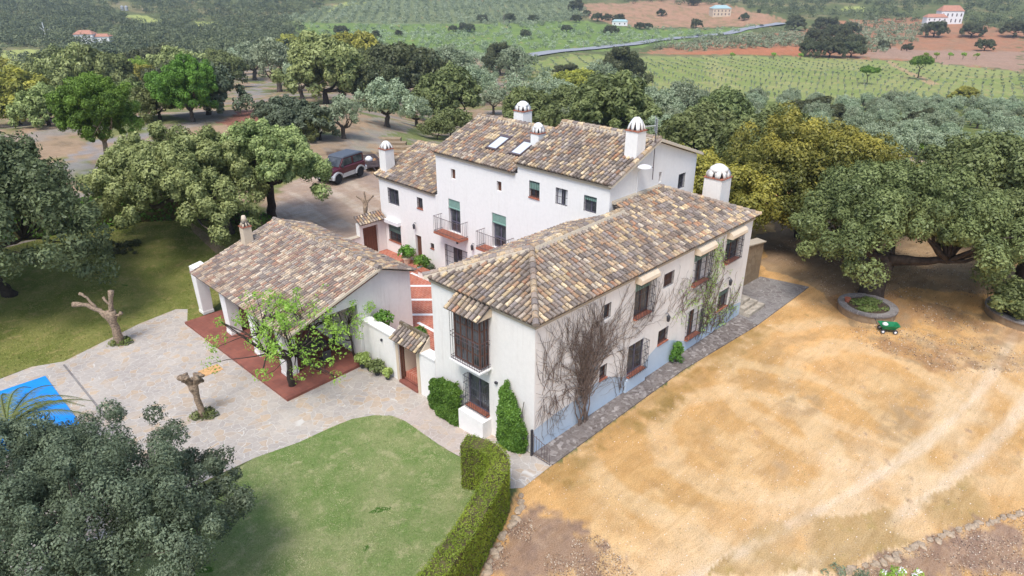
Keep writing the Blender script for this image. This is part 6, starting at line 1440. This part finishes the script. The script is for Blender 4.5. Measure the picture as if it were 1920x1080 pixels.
V_ = [(0, 0, .95), (0, 0, 1.15), (0, 0, 1.38), (.01, 0, 1.48), (.06, 0, 1.60), (.07, 0, 1.66), (0, .18, 1.40), (0, -.18, 1.40), (.0, .26, 1.14), (0, -.26, 1.14), (.24, .10, 1.10), (.24, -.10, 1.10), (0, .09, .9), (0, -.09, .9), (.01, .11, .5), (.01, -.11, .5), (-.02, .12, .08), (-.02, -.12, .08), (.12, .13, .04), (.12, -.13, .04), (.32, .06, 1.12), (.32, -.06, 1.12)]
E_ = [(0, 1), (1, 2), (2, 3), (3, 4), (4, 5), (2, 6), (2, 7), (6, 8), (7, 9), (8, 10), (9, 11), (0, 12), (0, 13), (12, 14), (13, 15), (14, 16), (15, 17), (16, 18), (17, 19), (10, 20), (11, 21)]
skin_mesh('body', V_, E_, [.12, .11, .12, .05, .09, .085, .055, .055, .04, .04, .028, .028, .085, .085, .06, .06, .04, .04, .03, .03, .025, .025], SK, per)
skin_mesh('shirt', [(0, 0, .98), (0, 0, 1.2), (0, 0, 1.40), (0, .19, 1.41), (0, -.19, 1.41), (0, .27, 1.14), (0, -.27, 1.14), (.16, .16, 1.115), (.16, -.16, 1.115)], [(0, 1), (1, 2), (2, 3), (2, 4), (3, 5), (4, 6), (5, 7), (6, 8)], [.15, .145, .145, .075, .075, .06, .06, .045, .045], M['whiteplain'], per)
skin_mesh('trousers', [(0, 0, .98), (0, .095, .9), (0, -.095, .9), (.01, .11, .5), (.01, -.11, .5), (-.01, .12, .1), (-.01, -.12, .1)], [(0, 1), (0, 2), (1, 3), (2, 4), (3, 5), (4, 6)], [.14, .1, .1, .08, .08, .065, .065], TROU, per)
mb = MB(); mb.lathe([(.0, -.01), (.10, 0), (.108, .06), (.09, .12), (.03, .15)], (.045, 0, 1.62), 12); lb(mb, per, 'hair', HAIR, True)
# ------------------------------------------------------------------ far houses, silos, mast, cars, poles
M['redroof'] = simple('far_tile_roof', (.45, .22, .15), .9, .2, 1); M['tealroof'] = simple('pale_green_sheet_roof', (.36, .50, .50), .6, .1, 1)
def farhouse(name, px, by, wpx, hpx, label, wallm, roofm, parts=1, rz=0, cat='house', dp=.7):
    q = P(px, by); s = pxm(q); W_, H_ = wpx/s, hpx/s; e = empty(name, (q[0], q[1], q[2]-.5), label, cat, None, atan2(RT[1], RT[0])+rz)
    blocks = [(0, 0, W_, W_*dp, H_)] if parts == 1 else [(-W_*.2, 0, W_*.55, W_*.45, H_*.85), (W_*.26, W_*.1, W_*.5, W_*.4, H_*.6)] if parts == 2 else [(-W_*.25, -W_*.1, W_*.5, W_*.25, H_*.5), (W_*.2, W_*.15, W_*.55, W_*.3, H_*.85)]
    for (cx, cy, w_, d_, h_) in blocks:
        mb = MB(); mb.box(cx-w_/2, cy-d_/2, -2, cx+w_/2, cy+d_/2, h_*.72); wl_ = lb(mb, e, 'wall', wallm)
        mb = MB(); o_ = .4; z0, z1 = h_*.72+.02, h_; x0, x1_, y0, y1_ = cx-w_/2-o_, cx+w_/2+o_, cy-d_/2-o_, cy+d_/2+o_
        mb.add([(x0, y0, z0), (x1_, y0, z0), (x1_, y1_, z0), (x0, y1_, z0), (x0+d_*.3, cy, z1), (x1_-d_*.3, cy, z1)], [(0, 1, 5, 4), (1, 2, 5), (2, 3, 4, 5), (3, 0, 4), (3, 2, 1, 0)]); lb(mb, e, 'roof', roofm)
        nw = max(2, int(w_/3.5))
        for i in range(nw):
            for z in ((h_*.15, h_*.32), (h_*.45, h_*.6)) if h_ > 6 else ((h_*.3, h_*.52),):
                mb = MB(); x = cx-w_/2+w_*(i+.5)/nw; mb.box(x-.5, cy-d_/2-.06, z[0], x+.5, cy-d_/2-.01, z[1]); lb(mb, e, 'window', M['iron2'])
    return e
farhouse('country_house', 176, 80, 58, 28, 'white two storey country house with brown roof in the wood at top left', M['whiteplain'], M['redroof'], 2, .2)
farhouse('country_house', 1766, 46, 72, 40, 'white country house with red tile roofs on the hill at top right', M['whiteplain'], M['redroof'], 3, -.1)
farhouse('stone_barn', 1349, 30, 34, 20, 'ochre stone barn with pale green sheet roof on the bare red hill', M['cream'], M['tealroof'], 1, .05, 'barn')
farhouse('field_shed', 1162, 48, 28, 12, 'low white shed with sheet roof at the foot of the red hill', M['whiteplain'], M['tealroof'], 1, -.2, 'shed', .5)
farhouse('small_shed', 88, 82, 12, 8, 'tiny white shed at the foot of the mast in the wood', M['whiteplain'], M['redroof'], 1, 0, 'shed')
sl = P(234, 20); s = pxm(sl)
for i, dx in enumerate((-4, 4)):
    e = empty('grain_silo', (sl[0]+RT[0]*dx/s, sl[1]+RT[1]*dx/s, sl[2]), ('left' if i == 0 else 'right')+' one of the two grey metal silos in the wood at the top left', 'silo'); mb = MB(); mb.lathe([(3/s, 0), (3/s, 7/s)], (0, 0, 0), 14); lb(mb, e, 'tank', M['greymet']); mb = MB(); mb.lathe([(3.2/s, 7/s+.02), (.5/s, 9/s)], (0, 0, 0), 14); lb(mb, e, 'cap', M['greymet'])
ms = P(88, 76); s = pxm(ms); e = empty('wind_mast', tuple(map(float, ms)), 'thin white mast with small blades rising above the wood at left', 'mast'); mb = MB(); mb.lathe([(.5, 0), (.2, 32/s)], (0, 0, 0), 8); lb(mb, e, 'tower', M['whiteplain'])
mb = MB()
for k_ in range(3): a = k_*2.094+.3; mb.tube([np.array([0, 0, 17/s]), np.array([RT[0]*cos(a)*3.5, RT[1]*cos(a)*3.5, 17/s+sin(a)*3.5])], [.25, .06], 4)
lb(mb, e, 'blades', M['whiteplain'])
for (x, y, lbl) in ((1310, 70, 'dark car driving on the valley road near the green field'), (1428, 51, 'dark car farther along the valley road')):
    q = P(x, y); e = empty('distant_car', (q[0], q[1], q[2]+.75), lbl, 'car', None, atan2(RT[1], RT[0])+.5); mb = MB(); loft(mb, [(-2.1, prof(.85, .3, .9)), (-1.9, prof(.88, .3, 1.0)), (1.2, prof(.88, .3, .95)), (2.1, prof(.8, .3, .75))]); lb(mb, e, 'body', M['softtop']); mb = MB(); loft(mb, [(-1.7, prof(.75, .95, 1.05)), (-1.2, prof(.7, .95, 1.5)), (.4, prof(.7, .95, 1.5)), (1.1, prof(.75, .95, 1.0))]); lb(mb, e, 'cabin', M['glass'])
for (x, y, hp, lbl) in ((945, 58, 34, 'thin wooden pole on the green slope left of the road'), (1094, 90, 10, 'small road marker post beside the valley road')):
    q = P(x, y); s = pxm(q); e = empty('utility_pole', tuple(map(float, q)), lbl, 'pole'); mb = MB(); mb.lathe([(.18, 0), (.12, hp/s)], (0, 0, 0), 6); lb(mb, e, 'shaft', M['stone']); mb = MB(); mb.box(-.8, -.06, hp/s-.8, .8, .06, hp/s-.65) if hp > 20 else mb.lathe([(.2, hp/s), (.2, hp/s+.3)], (0, 0, 0), 6); lb(mb, e, 'crossarm' if hp > 20 else 'cap', M['stone'])
# garden odds and ends: tables under the pavilion roof, tufts on the back lawn
tb = empty('terrace_table', (-1.9, 13.6, TZ), 'dark garden table in the shade of the pavilion near the almond tree', 'table'); mb = MB(); mb.lathe([(.75, .70), (.75, .75)], (-1.9, 13.6, TZ), 18); mb.build('tabletop', M['iron2'], tb)
for i in range(4): mb = MB(); a = pi/4+i*pi/2; mb.tube([(-1.9+.5*cos(a), 13.6+.5*sin(a), TZ+.7), (-1.9+.6*cos(a), 13.6+.6*sin(a), TZ)], .025, 5); mb.build('leg', M['iron2'], tb)
ch0 = None
for i, (x, y, a, lbl) in enumerate(((-1.9, 12.4, pi/2, 'dark iron chair nearest the open end of the pavilion'), (-3.0, 13.8, 0, 'dark iron chair between table and front pillars'), (-.8, 13.6, pi, 'dark iron chair against the back wall of the pavilion'))):
    if ch0 is None:
        ch0 = empty('garden_chair', (x, y, TZ), lbl, 'chair', None, a); mb = MB(); mb.box(-.22, -.22, .42, .22, .22, .46); lb(mb, ch0, 'seat', M['potblack'])
        mb = MB(); mb.box(-.25, -.22, .5, -.21, .22, .95); lb(mb, ch0, 'backrest', M['potblack'])
        for sx in (-.2, .2):
            for sy in (-.2, .2): mb = MB(); mb.tube([(sx, sy, 0), (sx, sy, .42)], .018, 5); lb(mb, ch0, 'leg', M['iron2'])
    else: dup(ch0, (x, y, TZ), a, 1, lbl, 'chair', None)
rg = np.random.default_rng(61); first = None
for i in range(22):
    px, py = 196+rg.uniform(0, 64), 455+rg.uniform(0, 28); q = P(px, py)
    if first is None:
        first = empty('grass_tuft', tuple(map(float, q)), 'small dark green tuft growing on the back lawn', 'plant', 'dark tufts on the back lawn'); V, F, K = leaves_np(np.array([[0, 0, .12], [.08, .05, .1]]), np.array([.16, .12]), 90, .07, rg); crown_obj('leaves', (V, F, K), L['dark'], first)
    else: dup(first, q, rg.uniform(0, 6), rg.uniform(.6, 1.5), None, None, 'dark tufts on the back lawn')
rg = np.random.default_rng(73)
def blades(name, pts, n, size, cols, label):
    x0, x1 = min(p[0] for p in pts), max(p[0] for p in pts); y0, y1 = min(p[1] for p in pts), max(p[1] for p in pts)
    X = rg.uniform(x0, x1, n); Y = rg.uniform(y0, y1, n); k = inpoly(X, Y, pts); X, Y = X[k], Y[k]; p = np.stack([X, Y, terrain(X, Y)+.03], 1)
    V, F, K = surf_leaves(p, rg.normal(size=(len(p), 3))*np.array([1, 1, .3])+np.array([0, 0, .4]), size, rg, 1, .01); t = np.clip(fbm(X*1.2, Y*1.2, 41)*1.4-.2+rg.uniform(-.25, .25, len(X)), 0, 1)[:, None]
    c = np.array(cols[0])*(1-t)+np.array(cols[1])*t; me = mesh_np(name, V, F, c); m = NT(name); me.materials.append(m.bsdf(m.attr(), .9, spec=.1)); o = bpy.data.objects.new(name, me); COL.objects.link(o); tag(o, label, 'grass', None, 'stuff')
blades('lawn_grass', lawn, 170000, .028, ((.15, .27, .06), (.52, .50, .28)), 'short patchy grass blades of the front lawn')
blades('back_lawn_grass', [p for p in back], 60000, .045, ((.16, .21, .05), (.40, .36, .13)), 'short patchy grass blades of the back lawn')
rg = np.random.default_rng(71)
def specks(name, poly, n, size, cols, label, cat):
    W = region(poly); x0, x1 = min(p[0] for p in W), max(p[0] for p in W); y0, y1 = min(p[1] for p in W), max(p[1] for p in W)
    X = rg.uniform(x0, x1, n); Y = rg.uniform(y0, y1, n); k = inpoly(X, Y, W) & (fbm(X/1.2, Y/1.2, 12) > .42); X, Y = X[k], Y[k]
    X = X[(Y < -1.5) | (X < 0)] if False else X; p = np.stack([X, Y, terrain(X, Y)+.02], 1)
    keep = ~((X > -.2) & (Y > -1.1) & (X < 24) & (Y < 24)); p = p[keep]
    V, F, K = surf_leaves(p, np.tile([0, 0, 1.0], (len(p), 1)), size, rg, 1, .01); c = np.array(cols)[rg.integers(0, len(cols), len(p))]
    me = mesh_np(name, V, F, c); m = NT(name); me.materials.append(m.bsdf(m.attr(), .9)); o = bpy.data.objects.new(name, me); COL.objects.link(o); tag(o, label, cat, None, 'stuff')
LC_ = [(.30, .18, .10), (.20, .13, .09), (.50, .38, .26), (.62, .52, .40), (.14, .10, .08)]
specks('leaf_litter', [(905, 1085), (940, 1000), (985, 950), (1080, 975), (1130, 1010), (1200, 1085)], 9000, .035, LC_, 'dry brown leaf litter beside the foot of the hedge', 'leaf litter')
specks('leaf_litter', [(1540, 1085), (1760, 1000), (1925, 950), (1925, 1085)], 9000, .035, LC_, 'dry leaf litter beyond the stone row in the bottom right corner', 'leaf litter')
specks('yard_pebbles', [(1000, 900), (1300, 700), (1500, 560), (1925, 640), (1925, 1000), (1500, 1085), (1130, 1085)], 12000, .028, [(.5, .42, .33), (.36, .26, .18), (.8, .74, .66), (.24, .17, .11), (.22, .2, .07)], 'scattered pebbles and dry bits over the sandy yard', 'pebbles')
specks('tree_litter', [(1440, 470), (1560, 560), (1600, 640), (1760, 700), (1925, 700), (1925, 500), (1500, 440)], 16000, .05, LC_, 'fallen leaves scattered under the oaks at the right', 'leaf litter')
# blossoming shrub tips at the bottom right edge
q = PZ(1690, 1085, .6); fb = empty('blossom_shrub', (float(q[0]), float(q[1]), 0), 'green shrub with white blossom poking in at the bottom edge', 'shrub'); c = rg.normal(size=(14, 3))*np.array([.35, .35, .18])+np.array([0, 0, .55])
V, F, K = leaves_np(c, np.full(14, .16), 60, .06, rg); crown_obj('foliage', (V, F, K), L['bright'], fb); V, F, K = leaves_np(c[:8]+np.array([0, 0, .12]), np.full(8, .09), 40, .045, rg); crown_obj('blossom', (V, F, K), M['whiteplain'], fb)
mb = MB(); mb.tube([(q[0], q[1], -.1), (q[0], q[1], .6)], .03, 5); mb.build('stem', M['bark'], fb)
q = PZ(1590, 1078, .2); fb = empty('low_shrub', (float(q[0]), float(q[1]), 0), 'low grey green shrub at the near end of the stone row', 'shrub'); c = rg.normal(size=(10, 3))*np.array([.22, .22, .1])+np.array([0, 0, .2]); V, F, K = leaves_np(c, np.full(10, .14), 70, .045, rg); crown_obj('foliage', (V, F, K), L['grey'], fb)
for t_ in list(TP.values()):
    for q in t_:
        if id(q) not in used:
            for ch in list(q.children): bpy.data.objects.remove(ch)
            bpy.data.objects.remove(q)

# ------------------------------------------------------------------ the air between here and the hills
mb = MB(); mb.box(-3900, -3900, -36, 3900, 3900, 330); hz = mb.build('haze', None); hz.data.materials.clear()
hm = bpy.data.materials.new('haze_air'); hm.use_nodes = True; hn = hm.node_tree; hn.nodes.clear(); ho = hn.nodes.new('ShaderNodeOutputMaterial'); hv = hn.nodes.new('ShaderNodeVolumePrincipled')
hv.inputs['Color'].default_value = (.72, .84, 1.0, 1); hv.inputs['Density'].default_value = .00022; hv.inputs['Anisotropy'].default_value = .2; hn.links.new(hv.outputs[0], ho.inputs['Volume']); hz.data.materials.append(hm)
tag(hz, 'thin blue haze lying over the valley and hills', 'haze', None, 'stuff')
